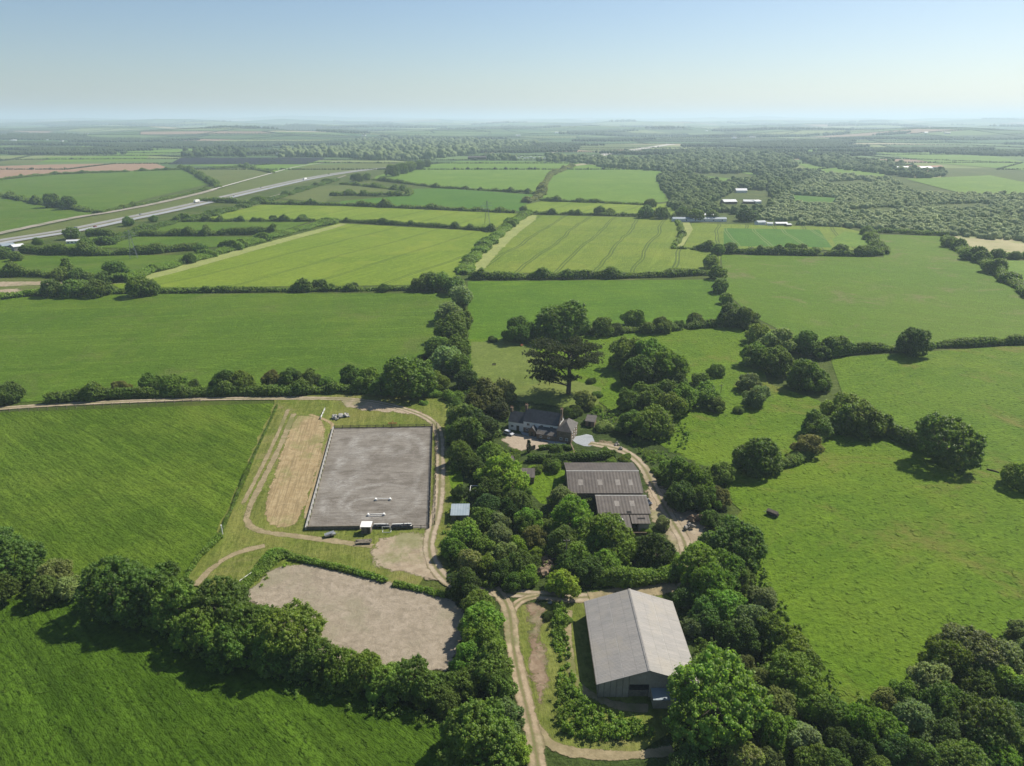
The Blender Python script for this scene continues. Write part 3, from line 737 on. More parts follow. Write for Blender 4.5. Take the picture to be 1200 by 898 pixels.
#==MARK:VEG
# ------------------------------------------------------------------ woods too dense to count
def wood(name, label, polys, spacing, rad, col, holes=(), seed=1, zc=5, nleaf=12, leaf=1.5):
    rng = np.random.default_rng(seed); cc = []; rr = []
    for pix in polys:
        g = [P(x, y) for x, y in pix]; xs = [p[0] for p in g]; ys_ = [p[1] for p in g]
        y = min(ys_)
        while y < max(ys_):
            sp = spacing*max(1, y/1000)
            x = min(xs)
            while x < max(xs):
                X, Y = x + rng.normal()*sp*.35, y + rng.normal()*sp*.35
                if inpoly(X, Y, g) and not any(inpoly(X, Y, h_) for h_ in holes):
                    big = rng.random()**1.6*1.25; k = min(2.2, sp/spacing)
                    r_ = rad*k*(.65 + .7*big); z_ = zc*(.6 + .8*big)*min(k, 1.4)
                    for q in range(5):
                        a = rng.random()*6.28
                        cc.append((X + math.cos(a)*r_*.45, Y + math.sin(a)*r_*.45, z_ + rng.normal()*r_*.2)); rr.append(r_*rng.uniform(.4, .65))
                    cc.append((X, Y, z_*.6)); rr.append(r_*.8)
                x += sp
            y += sp
    cc = np.array(cc); rr = np.array(rr); V, Fs = clumps(rng, cc, rr, nleaf, leaf*.6, corescale=.95, ico=True)
    o = link(name, npmesh(name, V, Fs, FAR)); o.color = (*col, 1)
    return tag(o, label, 'wood', None, 'stuff')
H_clear = [P(*q) for q in ((925, 228), (985, 233), (975, 241), (930, 239))]
H_bld = [P(*q) for q in ((838, 247), (900, 247), (905, 232), (900, 224), (862, 222), (850, 230), (835, 238))]
H_c2 = [P(*q) for q in ((985, 246), (1045, 243), (1060, 248), (1000, 252))]
H_c3 = [P(*q) for q in ((960, 214), (1010, 211), (1035, 216), (985, 220))]
H_c4 = [P(*q) for q in ((1085, 240), (1150, 238), (1175, 243), (1110, 246))]
H_yd = [P(*q) for q in ((884, 266), (884, 258), (935, 260), (935, 266))]
wood('woodland', 'dense grey-green scrub woodland filling the valley beyond the fields', [
    [(930, 222), (960, 205), (1040, 210), (1065, 225), (1100, 229), (1200, 229), (1300, 234), (1300, 292), (1200, 284), (1110, 276), (1010, 268), (930, 264), (885, 262), (895, 245), (905, 238)]],
    7.0, 4.2, (.26, .30, .14), (H_clear, H_bld, H_yd, H_c2, H_c3, H_c4), 1, 1.8, leaf=1.3)
wood('woodland', 'dark copse around the white roofed buildings at the field corner', [
    [(772, 207), (800, 204), (845, 216), (900, 211), (930, 220), (906, 240), (896, 254), (850, 250), (795, 251), (783, 242), (786, 236), (774, 220)]],
    8, 5.0, (.135, .175, .060), (H_clear, H_bld, H_yd), 2, 3, leaf=1.5)
wood('woodland', 'long dark tree belt below the airfield runway', [
    [(690, 190), (780, 186), (820, 178), (870, 177), (920, 184), (935, 196), (900, 201), (855, 204), (800, 203), (700, 196)],
    [(925, 184), (990, 186), (1050, 194), (1110, 206), (1080, 210), (1020, 203), (960, 196)],
    [(880, 203), (960, 203), (955, 212), (930, 222), (890, 212)]],
    10, 5, (.155, .195, .085), (), 3, 3, leaf=1.8)
wood('woodland', 'dark wooded valley left of the far motorway bend', [
    [(425, 161), (470, 157), (560, 165), (640, 170), (560, 180), (500, 187), (440, 188), (385, 184), (330, 185), (320, 178), (400, 176)]],
    12, 7, (.155, .195, .085), (), 4, 4, leaf=2)
wood('woodland', 'tree clump beside the dark solar panels', [[(213, 184), (230, 177), (262, 174), (290, 179), (290, 184)]], 12, 6, (.060, .090, .030), (), 5, 4, leaf=2)
wood('woodland', 'belt of trees around the caravans on the skyline field', [[(548, 189), (570, 184), (640, 184), (700, 187), (800, 196), (860, 203), (800, 203), (700, 193), (600, 188)]], 12, 5, (.155, .195, .085), ([P(*q) for q in ((604, 190), (606, 182), (642, 182), (642, 189))], [P(*q) for q in ((546, 189), (546, 181), (572, 181), (572, 189))]), 6, 4, leaf=1.8)

# ------------------------------------------------------------------ hedges
hedge('tall dark hedge along the lower edge of the tramlined corn field', [(550, 327), (620, 327), (700, 326), (760, 325), (800, 323), (838, 322)], 6, 4.6)
hedge('long dark hedge between pale corn field and grazed field at left', [(135, 344), (200, 343), (300, 342), (400, 341), (480, 340), (540, 338)], 4.5, 3.2)
hedge('bushy hedge beside the dusty track at the left edge', [(-60, 360), (0, 351), (32, 347), (60, 345), (130, 344)], 7, 4, 'm')
hedge('tall hedge above the track at the left edge', [(-60, 321), (0, 323), (60, 324), (110, 329), (132, 332)], 7, 5)
hedge('thick hedge below the white cabin by the motorway', [(28, 296), (70, 298), (130, 299), (180, 297), (235, 292)], 9, 6.5)
hedge('dark straight hedge second above the thick hedge', [(104, 277), (150, 277), (240, 276), (323, 274)], 8, 6)
hedge('hedge from the motorway verge to the head of the corn field', [(200, 260), (300, 260), (395, 260), (470, 264), (540, 268), (580, 272)], 5, 4)
hedge('hedge above the narrow corn strip', [(235, 236), (294, 239), (395, 241), (500, 245), (603, 250)], 6, 4)
hedge('hedge between dark green ley and light hill field', [(437, 211), (480, 216), (520, 221), (580, 224), (633, 228)], 6, 4)
hedge('short double hedge beside the olive field, upper one', [(400, 216), (440, 220), (480, 225), (480, 229)], 7, 4)
hedge('short hedge under the olive field, lower one', [(388, 230), (410, 229), (440, 230), (480, 230)], 7, 5)
hedge('winding hedge climbing between the two light hill fields', [(672, 195), (645, 206), (637, 218), (634, 229), (628, 233), (616, 238)], 10, 4, 'o')
hedge('thin hedge under the right light hill field', [(633, 236), (700, 238), (762, 241)], 5, 3.5)
hedge('hedge at the head of the tramlined corn field', [(618, 251), (680, 252), (750, 254), (790, 256), (797, 265), (799, 278), (790, 290)], 5, 3.5)
hedge('scrubby diagonal hedge between the two corn fields', [(620, 250), (600, 262), (585, 275), (565, 293), (550, 308), (543, 322)], 11, 3.5, 'm')
hedge('broad scrubby hedge up the left side of the pale corn field', [(140, 331), (180, 318), (235, 303), (300, 284), (350, 270), (395, 260)], 13, 3.5, 'm')
hedge('dark bushy hedge below the striped dark green crop', [(788, 291), (820, 293), (860, 297), (930, 299), (1000, 300), (1033, 299)], 6.5, 5)
hedge('hedge at the right end of the striped crop', [(1034, 298), (1024, 286), (1014, 274)], 9, 4.5)
hedge('hedge along the foot of the valley woodland', [(1016, 272), (1060, 274), (1110, 277)], 6, 4)
hedge('hedge stepping down the right side of the grazed field', [(1107, 282), (1130, 297), (1150, 308), (1175, 326), (1205, 345), (1250, 368)], 9, 5)
hedge('hedge below the pale stubble field', [(1158, 301), (1200, 303), (1260, 306)], 7, 5)
hedge('hedge with a round tree between the two right-hand pastures', [(960, 418), (1000, 414), (1050, 410), (1093, 407), (1200, 403), (1300, 398)], 4.5, 4.2)
hedge('overgrown hedge joining the tree clump to the big round tree', [(968, 505), (1000, 506), (1035, 508), (1062, 520), (1100, 532)], 5, 4.5)
hedge('short overgrown hedge between the two lone pasture trees', [(895, 552), (925, 545), (945, 535), (960, 515)], 4, 2.6)
hedge('bushy hedge behind the big round tree and cedar', [(620, 398), (690, 391), (725, 390), (760, 389), (800, 386), (850, 382)], 4.5, 4)
hedge('low hedge running behind the farm lane on the left', [(56, 472), (100, 468), (170, 465), (250, 463), (330, 462), (400, 459), (470, 462)], 5, 3.6)
hedge('clipped low hedge along the top of the sandy paddock', [(327, 648), (350, 657), (400, 668), (445, 680), (452, 683)], 1.8, 1.4, 'm', neat=True)
hedge('clipped low hedge by the gate to the sandy paddock', [(462, 686), (490, 692), (522, 700)], 1.8, 1.4, 'm', neat=True)
hedge('overgrown wire hedge between tall grass and mown strip', [(325, 476), (300, 530), (275, 590), (258, 628)], .7, .7, 'b')
hedge('rough low hedge running down to the big hedgerow trees', [(258, 630), (238, 650), (215, 680), (200, 700)], 1.8, 1.2, 'm')
hedge('low thicket strip left of the sandy paddock', [(325, 650), (305, 670), (290, 685), (262, 700)], 3, 1.1, 'm')
hedge('clipped garden hedge in front of the farmhouse', [(633, 527), (645, 526), (660, 526), (668, 528)], 1.5, 1.8, 'k', neat=True)
hedge('tall dark garden hedge between farmhouse and grey sheds', [(620, 541), (650, 541), (690, 539), (720, 536)], 2.6, 2.8, 'k', neat=True)
hedge('grassy hedge behind the pale roofed barn', [(700, 683), (735, 684), (760, 681), (792, 676)], 4, 3.0, 'm')
hedge('dark belt of scrub south of the motorway', [(120, 288), (200, 262), (240, 255), (300, 240), (340, 228), (395, 211)], 12, 3.5, 'k')
hedge('thin hedge dividing brown soil from green pasture', [(-80, 217), (0, 211), (60, 205), (160, 201), (213, 199)], 6, 3.5)
hedge('dark hedge across the upper left pasture', [(-80, 222), (0, 230), (50, 240), (115, 250)], 8, 5)
hedge('short dark diagonal hedge by the pale road', [(210, 196), (225, 202), (243, 213), (256, 220)], 9, 5)
hedge('low hedge beside the old road', [(118, 250), (180, 237), (245, 222)], 5, 2.5)
hedge('short hedge above the pale road', [(250, 198), (285, 196), (320, 203)], 9, 4)
# ------------------------------------------------------------------ undergrowth
def scrub(label, pix, dens, hmax, code, seed, holes=(), name='undergrowth', big=.75, clear=.45):
    rng = np.random.default_rng(seed); g_ = [P(x, y) for x, y in pix]; xs = [p[0] for p in g_]; ys_ = [p[1] for p in g_]
    n = int((max(xs)-min(xs))*(max(ys_)-min(ys_))*dens); cc = []; rr = []
    for _ in range(n):
        x = rng.uniform(min(xs), max(xs)); y = rng.uniform(min(ys_), max(ys_))
        v = .5 + .25*math.sin(x*.31 + seed) * math.cos(y*.27) + .25*math.sin(x*.13 + y*.17 + seed*2) + .15*rng.normal()
        if v < clear or not inpoly(x, y, g_) or any(inpoly(x, y, h_) for h_ in holes): continue
        h_ = hmax*(v - clear + .12)*rng.uniform(.6, 1.4); r_ = big*rng.uniform(.45, 1.2)
        cc.append((x, y, .2 + min(h_, r_*.5))); rr.append(r_)
        if h_ > r_*.8: cc.append((x + rng.normal()*.2, y + rng.normal()*.2, h_)); rr.append(r_*.8)
    V, Fs = clumps(rng, np.array(cc), np.array(rr), 16, .30, corescale=.7)
    o = link(name, npmesh(name, V, Fs, LEAF)); o.color = (*GREENS[code], 1); return tag(o, label, 'undergrowth', None, 'stuff')
scrub('shaggy bright undergrowth on the bank beside the pale barn lawn', [(650, 712), (664, 720), (670, 790), (692, 830), (740, 846), (772, 862), (700, 872), (655, 858), (652, 835), (656, 790), (646, 750)], 1.6, 1.9, 'm', 1, clear=.05)
scrub('dense undergrowth beneath the trees between the farm tracks', [(521, 605), (560, 560), (600, 520), (615, 545), (640, 590), (700, 600), (790, 640), (790, 680), (700, 690), (580, 692), (545, 690), (522, 660)], .55, 2.8, 'b', 2, [[P(*q) for q in ((616, 545), (662, 545), (664, 575), (650, 592), (625, 592))], [P(*q) for q in ((664, 520), (770, 520), (770, 632), (695, 632), (664, 600))]], clear=.4)
scrub('dense undergrowth beneath the belt right of the pale barn', [(812, 660), (880, 640), (905, 690), (960, 770), (985, 830), (1100, 770), (1220, 730), (1260, 900), (790, 900), (790, 850), (812, 790), (815, 720)], .5, 3.2, 'b', 3, clear=.35)
scrub('undergrowth under the grove beside the farmhouse and cedar', [(522, 470), (545, 440), (590, 455), (600, 500), (580, 520), (525, 560)], .5, 2.5, 'k', 4, clear=.35)
scrub('undergrowth along the drive right of the farmhouse', [(690, 478), (760, 480), (810, 500), (800, 540), (760, 545), (735, 515), (700, 505)], .5, 2.0, 'm', 5, clear=.5)
scrub('weeds along the foot of the lower left hedgerow', [(85, 705), (230, 775), (330, 815), (440, 840), (520, 860), (520, 835), (380, 790), (240, 745), (100, 690)], .5, 1.8, 'm', 6, clear=.5)
scrub('rough weeds on the slope left of the sandy paddock', [(330, 648), (305, 664), (270, 695), (300, 695), (328, 668), (345, 660)], .7, 1.2, 'g', 7, clear=.4)
scrub('weeds and nettles between arena track and garden wood', [(523, 600), (545, 608), (540, 640), (522, 655), (515, 640)], .8, 1.8, 'm', 8, clear=.3)
def tussocks():
    rng = np.random.default_rng(31); cc = []; rr = []
    A = [P(x, y) for x, y in ((880, 600), (1000, 520), (1250, 560), (1300, 700), (1120, 740), (970, 820), (900, 690))]
    B = [P(x, y) for x, y in ((-60, 730), (70, 740), (380, 850), (480, 900), (-60, 900))]
    D = [P(x, y) for x, y in ((0, 500), (310, 485), (240, 640), (110, 640), (0, 600))]
    for Q, n in ((A, 1500), (B, 260), (D, 120)):
        xs = [p[0] for p in Q]; ys_ = [p[1] for p in Q]
        for _ in range(n):
            x = rng.uniform(min(xs), max(xs)); y = rng.uniform(min(ys_), max(ys_))
            if not inpoly(x, y, Q) or math.sin(x*.11)*math.cos(y*.13) + rng.normal()*.5 < .1: continue
            for k in range(rng.integers(1, 4)): cc.append((x + rng.normal()*.3, y + rng.normal()*.3, .08)); rr.append(rng.uniform(.12, .38))
    cc = np.array(cc); V, Fs = clumps(rng, cc, np.array(rr), 12, .22, up=.5, corescale=.6)
    o = link('grass_tussocks', npmesh('grass_tussocks', V, Fs, LEAF)); o.color = (.10, .14, .03, 1); tag(o, 'scattered darker grass tussocks and weeds in the near pastures', 'grass', None, 'stuff')
tussocks()
# ------------------------------------------------------------------ single trees
FL = 'beside the fields'
zone('at the left end of the lane hedge', 'trees and shrubs in the lane hedge', [
    (10, 462, 13, 'b'), (75, 463, 7, 'k', 's'), (100, 461, 7, 'k', 's'), (125, 461, 7, 'k', 's'), (143, 455, 10, 'o')])
zone('in the hedge above the farm lane', 'trees in the lane hedge', [
    (176, 450, 12, 'b'), (203, 449, 15, 'b'), (225, 452, 9, 'k'), (262, 447, 14, 'k'), (284, 447, 14, 'b'), (318, 446, 12, 'o', 'loose'), (341, 444, 14, 'k'), (362, 446, 13, 'b'), (382, 448, 10, 'b'), (412, 442, 13, 'k'), (432, 446, 14, 'b'), (478, 440, 30, 'k'), (446, 455, 12, 'b')])
zone('in the row climbing to the corn fields', 'trees in the row north of the farmhouse', [
    (516, 330, 13, 'b'), (533, 334, 13, 'k'), (540, 346, 12, 'p'), (527, 365, 17, 'p'), (542, 377, 12, 'b'), (529, 387, 17, 'b'), (514, 405, 16, 'b'), (536, 408, 14, 'b'), (524, 421, 20, 'p'), (538, 430, 14, 'b'), (546, 444, 14, 'd'), (513, 447, 12, 'b')])
zone('beside the lane corner above the riding arena', 'shrubs by the lane corner', [
    (509, 460, 11, 'm', 's'), (533, 464, 14, 'm', 's'), (543, 478, 13, 'k', 's'), (498, 472, 6, 'm', 's'), (492, 452, 8, 'm', 's')])
zone('in the dark grove left of the farmhouse', 'trees in the grove left of the farmhouse', [
    (570, 462, 22, 'n', 'tall'), (590, 458, 15, 'o', 'tall'), (554, 476, 15, 'n', 'tall'), (584, 478, 14, 'n', 'tall'), (545, 490, 20, 'k'), (548, 508, 19, 'k'), (562, 498, 20, 'd'), (575, 500, 13, 'p'), (536, 506, 15, 'b')])
zone('in the garden wood by the arena', 'trees in the garden wood', [
    (540, 534, 16, 'b'), (556, 545, 15, 'k'), (575, 534, 17, 'm'), (586, 554, 21, 'g'), (601, 566, 17, 'g'), (574, 572, 18, 'k'), (560, 565, 10, 'd'), (539, 577, 9, 'd'), (607, 588, 17, 'k'), (597, 600, 13, 'd'), (619, 607, 14, 'm'), (573, 590, 14, 'd'), (567, 608, 17, 'b'), (600, 539, 9, 'b', 's'), (585, 612, 13, 'p'), (612, 575, 8, 'b', 's')])
zone('in the thicket above the track fork', 'trees in the thicket above the track fork', [
    (544, 622, 17, 'm'), (531, 644, 13, 'g'), (551, 658, 15, 'f'), (544, 684, 18, 'd'), (585, 630, 16, 'p'), (568, 640, 14, 'b'), (590, 647, 15, 'p'), (610, 660, 16, 'b'), (587, 670, 16, 'k'), (570, 662, 13, 'b'), (618, 675, 12, 'm'), (625, 628, 14, 'o'), (615, 612, 13, 'm'), (605, 638, 11, 'm'), (628, 650, 9, 'g'), (557, 617, 11, 'k'), (600, 682, 12, 'k'), (635, 640, 9, 'k', 's')])
zone('standing alone at the fork of the farm tracks', 'trees at the track fork', [
    (660, 683, 21, 'y'), (655, 712, 10, 'k', 's'), (643, 722, 9, 'd', 's'), (662, 727, 9, 'm', 's')])
zone('in the grove between the barns', 'trees in the grove between the barns', [
    (660, 583, 18, 'p'), (691, 589, 9, 'p'), (671, 608, 23, 'm'), (693, 622, 23, 'g'), (714, 627, 26, 'm'), (727, 644, 18, 'g'), (660, 634, 20, 'k'), (680, 650, 16, 'b'), (691, 665, 18, 'k'), (711, 660, 16, 'm'), (700, 640, 18, 'k'), (667, 660, 14, 'k'), (768, 648, 20, 'd'), (776, 613, 9, 'p'), (752, 637, 10, 'k'), (757, 622, 7, 'm', 's'), (733, 668, 11, 'm', 's'), (790, 650, 8, 'm', 's')])
zone('in the dense belt right of the pale barn', 'trees right of the pale barn', [
    (819, 664, 27, 'b'), (850, 668, 24, 'b'), (868, 676, 14, 'b'), (834, 690, 26, 'm'), (846, 708, 22, 'm'), (895, 699, 17, 'p'), (811, 735, 13, 'p'), (826, 722, 18, 'k'), (881, 727, 24, 'p'), (903, 741, 23, 'b'), (922, 754, 24, 'b'), (873, 748, 19, 'k'), (945, 772, 17, 'b'), (853, 740, 16, 'k'), (863, 705, 12, 'm'), (802, 700, 14, 'k')])
zone('in the wood below the pale barn', 'trees in the wood below the pale barn', [
    (837, 822, 47, 'g'), (872, 778, 12, 'o'), (891, 795, 15, 'o'), (925, 786, 27, 'b'), (917, 823, 20, 'o'), (951, 820, 22, 'b'), (908, 855, 24, 'm'), (873, 864, 15, 'o'), (873, 889, 19, 'f'), (944, 864, 22, 'p'), (805, 898, 20, 'k'), (951, 888, 20, 'b'), (978, 836, 20, 'k'), (985, 868, 18, 'd'), (900, 890, 16, 'o'), (975, 893, 16, 'k')])
zone('in the large wood at the bottom right', 'trees in the bottom right wood', [
    (1011, 848, 22, 'm'), (1037, 852, 22, 'm'), (1072, 841, 25, 'p'), (1037, 818, 14, 'o'), (1060, 812, 16, 'b'), (1138, 757, 33, 'p'), (1171, 768, 28, 'p'), (1112, 775, 28, 'b'), (1088, 797, 25, 'p'), (1108, 824, 25, 'b'), (1171, 795, 20, 'y'), (1196, 810, 20, 'y'), (1160, 850, 33, 'k'), (1193, 846, 26, 'd'), (1130, 838, 20, 'b'), (1083, 888, 24, 'b'), (1127, 890, 27, 'b'), (1170, 890, 22, 'm'), (1028, 897, 16, 'b'), (1196, 740, 15, 'o'), (1210, 762, 22, 'p'), (1225, 820, 30, 'k'), (1215, 880, 28, 'b'), (1146, 800, 18, 'k'), (1050, 880, 18, 'd'), (1010, 880, 16, 'd'), (1105, 860, 20, 'd'), (1145, 870, 18, 'd')])
zone('in the grove right of the cedar', 'trees right of the cedar', [
    (738, 414, 22, 'b'), (760, 418, 24, 'm'), (781, 430, 22, 'm'), (749, 434, 20, 'k'), (759, 463, 18, 'b'), (737, 470, 14, 'b'), (784, 461, 15, 'b'), (763, 495, 21, 'b'), (785, 477, 18, 'b'), (802, 467, 17, 'b'), (821, 444, 10, 'b'), (827, 462, 16, 'm'), (840, 475, 9, 'b'), (740, 494, 16, 'k'), (794, 446, 12, 'k'), (840, 434, 9, 'b')])
zone('in the wood right of the dark sheds', 'trees right of the grey sheds', [
    (792, 554, 18, 'k'), (812, 565, 22, 'b'), (800, 580, 20, 'k'), (846, 552, 16, 'b'), (824, 583, 19, 'b'), (842, 584, 14, 'o'), (833, 607, 11, 'b'), (863, 635, 35, 'k'), (776, 555, 11, 'm', 's'), (768, 551, 8, 'm', 's'), (734, 536, 7, 'm', 's'), (762, 533, 9, 'b', 's')])
zone('standing apart in the bright pasture', 'lone trees in the pasture', [
    (878, 447, 13, 'p'), (888, 464, 16, 'p'), (888, 533, 26, 'b'), (948, 520, 17, 'o'), (957, 498, 17, 'b'), (928, 537, 8, 'o', 's'), (865, 481, 8, 'k', 's')])
zone('in the row crossing the right pastures', 'trees in the diagonal row of the right pastures', [
    (815, 375, 9, 'k'), (855, 372, 13, 'k'), (874, 374, 13, 'b'), (890, 392, 14, 'b'), (912, 400, 19, 'p'), (943, 402, 15, 'b'), (965, 412, 10, 'k'), (887, 416, 17, 'b'), (911, 423, 19, 'b'), (943, 440, 20, 'b'), (960, 447, 14, 'b'), (988, 478, 20, 'b'), (1010, 490, 24, 'b'), (1047, 505, 9, 'k', 's'), (1063, 516, 10, 'k', 's'), (1035, 502, 8, 'k', 's'), (1110, 517, 34, 'b'), (1193, 558, 17, 'b'), (1071, 401, 20, 'k')])
zone('in the hedge behind the cedar', 'trees in the hedge behind the cedar', [
    (660, 375, 28, 'b'), (607, 388, 15, 'k'), (577, 398, 7, 'k', 's'), (743, 373, 13, 'b'), (706, 384, 12, 'b'), (722, 385, 9, 'k'), (775, 381, 11, 'b'), (760, 384, 9, 'b'), (795, 381, 6, 'k')])
zone('left of the large grazed field', 'trees in the hedge left of the large grazed field', [
    (833, 307, 9, 'b'), (841, 320, 9, 'k'), (845, 335, 10, 'b'), (852, 350, 8, 'b'), (858, 361, 7, 'k')])
zone('around the farmhouse garden', 'shrubs in the farmhouse garden', [
    (665, 484, 8, 'k'), (675, 482, 7, 'k'), (684, 468, 13, 'p'), (698, 477, 9, 'm', 's'), (708, 500, 13, 'p', 's'), (690, 494, 9, 'k', 's'), (652, 528, 8, 'k'), (672, 531, 8, 'b', 's'), (686, 531, 8, 'b', 's'), (711, 529, 8, 'm', 's'), (717, 540, 7, 'm', 's'), (732, 538, 7, 'b', 's'), (646, 545, 14, 'b', 's'), (630, 550, 9, 'm', 's'), (618, 575, 8, 'm', 's'), (700, 462, 8, 'k', 's'), (692, 447, 7, 'k', 's'), (605, 529, 6, 'm', 's'), (741, 560, 7, 'm', 's'), (665, 545, 8, 'k', 's')])
zone('in the big lower left hedgerow', 'trees in the lower left hedgerow', [
    (138, 690, 36, 'k'), (176, 697, 36, 'k'), (205, 712, 30, 'b'), (258, 708, 35, 'k'), (232, 738, 28, 'b'), (296, 734, 31, 'b'), (270, 757, 26, 'k'), (338, 745, 34, 'm'), (318, 770, 22, 'b'), (372, 770, 24, 'm'), (355, 776, 20, 'k'), (402, 786, 22, 'm'), (427, 788, 22, 'm'), (452, 796, 24, 'm'), (480, 796, 24, 'b'), (505, 806, 22, 'b'), (432, 772, 11, 'b')])
zone('in the hedgerow corner at the left edge', 'trees at the left edge', [
    (12, 658, 33, 'k'), (-22, 690, 28, 'k'), (66, 670, 19, 'o'), (78, 688, 18, 'p'), (-5, 628, 14, 'k'), (52, 693, 17, 'k')])
zone('along the track by the sandy paddock', 'trees along the lower farm track', [
    (561, 708, 19, 'm'), (563, 730, 22, 'm'), (568, 756, 24, 'b'), (574, 782, 24, 'b'), (548, 775, 20, 'm'), (540, 800, 20, 'b'), (585, 803, 18, 'b'), (560, 862, 44, 'm'), (594, 838, 20, 'p'), (522, 820, 17, 'b'), (605, 880, 17, 'm')])
zone('in the hedges by the motorway', 'trees in the upper left hedges', [
    (60, 338, 12, 'k'), (88, 337, 13, 'b'), (114, 337, 13, 'k'), (135, 315, 13, 'k'), (163, 336, 14, 'b'), (177, 338, 10, 'k'), (100, 288, 10, 'k'), (83, 273, 9, 'b'), (3, 296, 9, 'k'), (18, 300, 7, 'k'), (44, 283, 5, 'b'), (60, 236, 9, 'k'), (80, 238, 9, 'b'), (180, 256, 5, 'k'), (90, 322, 9, 'k'), (70, 322, 9, 'b'), (120, 326, 8, 'k'), (150, 260, 6, 'k'), (222, 303, 7, 'k'), (235, 292, 8, 'k')])
zone('in the hedge below the pale corn', 'bushes in the long field hedge', [
    (375, 333, 8, 'k'), (388, 336, 5, 'k'), (415, 335, 6, 'k'), (345, 337, 5, 'b'), (450, 337, 6, 'k'), (505, 329, 13, 'b'), (492, 334, 9, 'k')])
zone('in the hedges beyond the corn', 'trees in the far field hedges', [
    (460, 200, 8, 'k'), (470, 198, 7, 'k'), (481, 196, 7, 'b'), (492, 194, 6, 'k'), (500, 192, 5, 'k'), (418, 208, 6, 'k'), (430, 207, 5, 'b'), (613, 246, 5, 'k'), (599, 262, 5, 'b'), (703, 246, 7, 'k'), (715, 248, 5, 'b'), (757, 249, 8, 'k'), (762, 238, 6, 'b'), (775, 250, 8, 'k'), (855, 290, 8, 'b'), (842, 293, 7, 'b'), (876, 251, 10, 'd'), (815, 252, 9, 'k'), (835, 252, 8, 'k'), (800, 250, 8, 'k'), (926, 292, 7, 'b'), (940, 292, 7, 'k'), (955, 294, 6, 'b'), (985, 292, 8, 'k'), (1017, 294, 7, 'b'), (900, 293, 6, 'b'), (355, 255, 5, 'k'), (320, 256, 4, 'k'), (330, 256, 4, 'b'), (1112, 284, 7, 'k'), (1160, 312, 9, 'b'), (1135, 298, 8, 'k'), (1170, 299, 7, 'k'), (1190, 299, 6, 'k')])
# the big cedar
def cedar():
    rng = np.random.default_rng(77); bx, by, _ = P(666, 462)
    root = empty('cedar_tree', (bx, by, 0), 0, .95); tag(root, 'huge dark cedar with flat spreading layers behind the farmhouse', 'tree')
    cc = []; rr = []; tr = MB()
    tr.bar((0, 0, -.2), (.3, .2, 9), 1.15, 10, .95); tr.bar((.3, .2, 9), (-.6, .3, 21), .95, 10, .25)
    lv = [(7.0, 15, 6), (11.0, 16, 6), (15.2, 17, 6), (19, 16.5, 6), (22.2, 13, 7)]
    for z, rad, nb in lv:
        for k in range(nb):
            a = 6.283*(k + rng.random()*.8)/nb; L = rad*rng.uniform(.55, 1.1); zz = z + rng.uniform(-1, 1)
            if math.cos(a) > -.2 and z < 9: continue
            if math.cos(a) > .3 and 10 < z < 13: continue
            e = (math.cos(a)*L - 1.5, math.sin(a)*L*.9, zz + 1.2); s = (-.02*z, 0, zz - 3.0)
            tr.bar(s, e, .38, 6, .10)
            for q in range(int(L*3.2)):
                t = .45 + .6*rng.random(); w_ = 1.2 + 2.6*(1 - abs(t - .8))
                c = np.array(s) + (np.array(e) - np.array(s))*t
                for _ in range(4):
                    cc.append((c[0] + rng.normal()*w_*.55, c[1] + rng.normal()*w_*.55, c[2] + .5 + rng.normal()*.16)); rr.append(rng.uniform(.35, .7))
    cc = np.array(cc); rr = np.array(rr); V, Fs = clumps(rng, cc, rr, 14, .36, up=.6, corescale=.55)
    # flatten the sprays
    o = link('crown', npmesh('crown', V, Fs, LEAF), root); o.color = (.050, .068, .024, 1)
    tr.build('trunk', BARK, root)
cedar()
def column_tree(px, py, h_, r_, label):
    x, y, _ = P(px, py); rng = np.random.default_rng(int(px)); cc = []; rr = []
    for i in range(90):
        z = .3 + (h_ - .5)*rng.random(); q = r_*math.sin(math.pi*min(.98, .12 + .85*(z/h_)))**.6; a = rng.random()*6.28
        cc.append((q*math.cos(a)*.8, q*math.sin(a)*.8, z)); rr.append(.32)
    V, Fs = clumps(rng, np.array(cc), np.array(rr), 14, .2)
    root = empty('cypress_tree', (x, y, 0)); c = link('crown', npmesh('crown', V, Fs, LEAF), root); c.color = (.03, .05, .018, 1)
    MB().bar((0, 0, -.1), (0, 0, h_*.7), .12, 6, .05).build('trunk', BARK, root); tag(root, label, 'tree')
column_tree(619.5, 531, 5.2, .75, 'narrow columnar cypress in front of the farmhouse yard')
# ------------------------------------------------------------------ materials of the built things
def corr_mat(name, c, c2, period=1.1, axis='X', metal=0, rough=.55, stain=.5):
    """corrugated sheeting with weathering; ribs repeat along the given local axis"""
    m, t, bs = nt(name); tc = N(t, 'ShaderNodeTexCoord').outputs['Object']
    wv = N(t, 'ShaderNodeTexWave'); wv.bands_direction = axis; wv.inputs['Scale'].default_value = .314/period*1.0
    t.links.new(tc, wv.inputs['Vector'])
    a = noise(t, tc, .35, 6, .7); b = noise(t, rot(t, tc, 0, *((.25, 3) if axis == 'X' else (3, .25))), 1.0, 4, .7)
    col = mixc(t, ramp(t, a, .35, .68), c, c2)
    col = mixc(t, mth(t, 'MULTIPLY', ramp(t, b, .45, .75), stain), col, tuple(x*.62 for x in c))
    t.links.new(col, bs.inputs['Base Color']); bs.inputs['Roughness'].default_value = rough; bs.inputs['Metallic'].default_value = metal
    bs.inputs['Specular IOR Level'].default_value = .3
    bump(t, bs, wv.outputs['Fac'], .02)
    return m
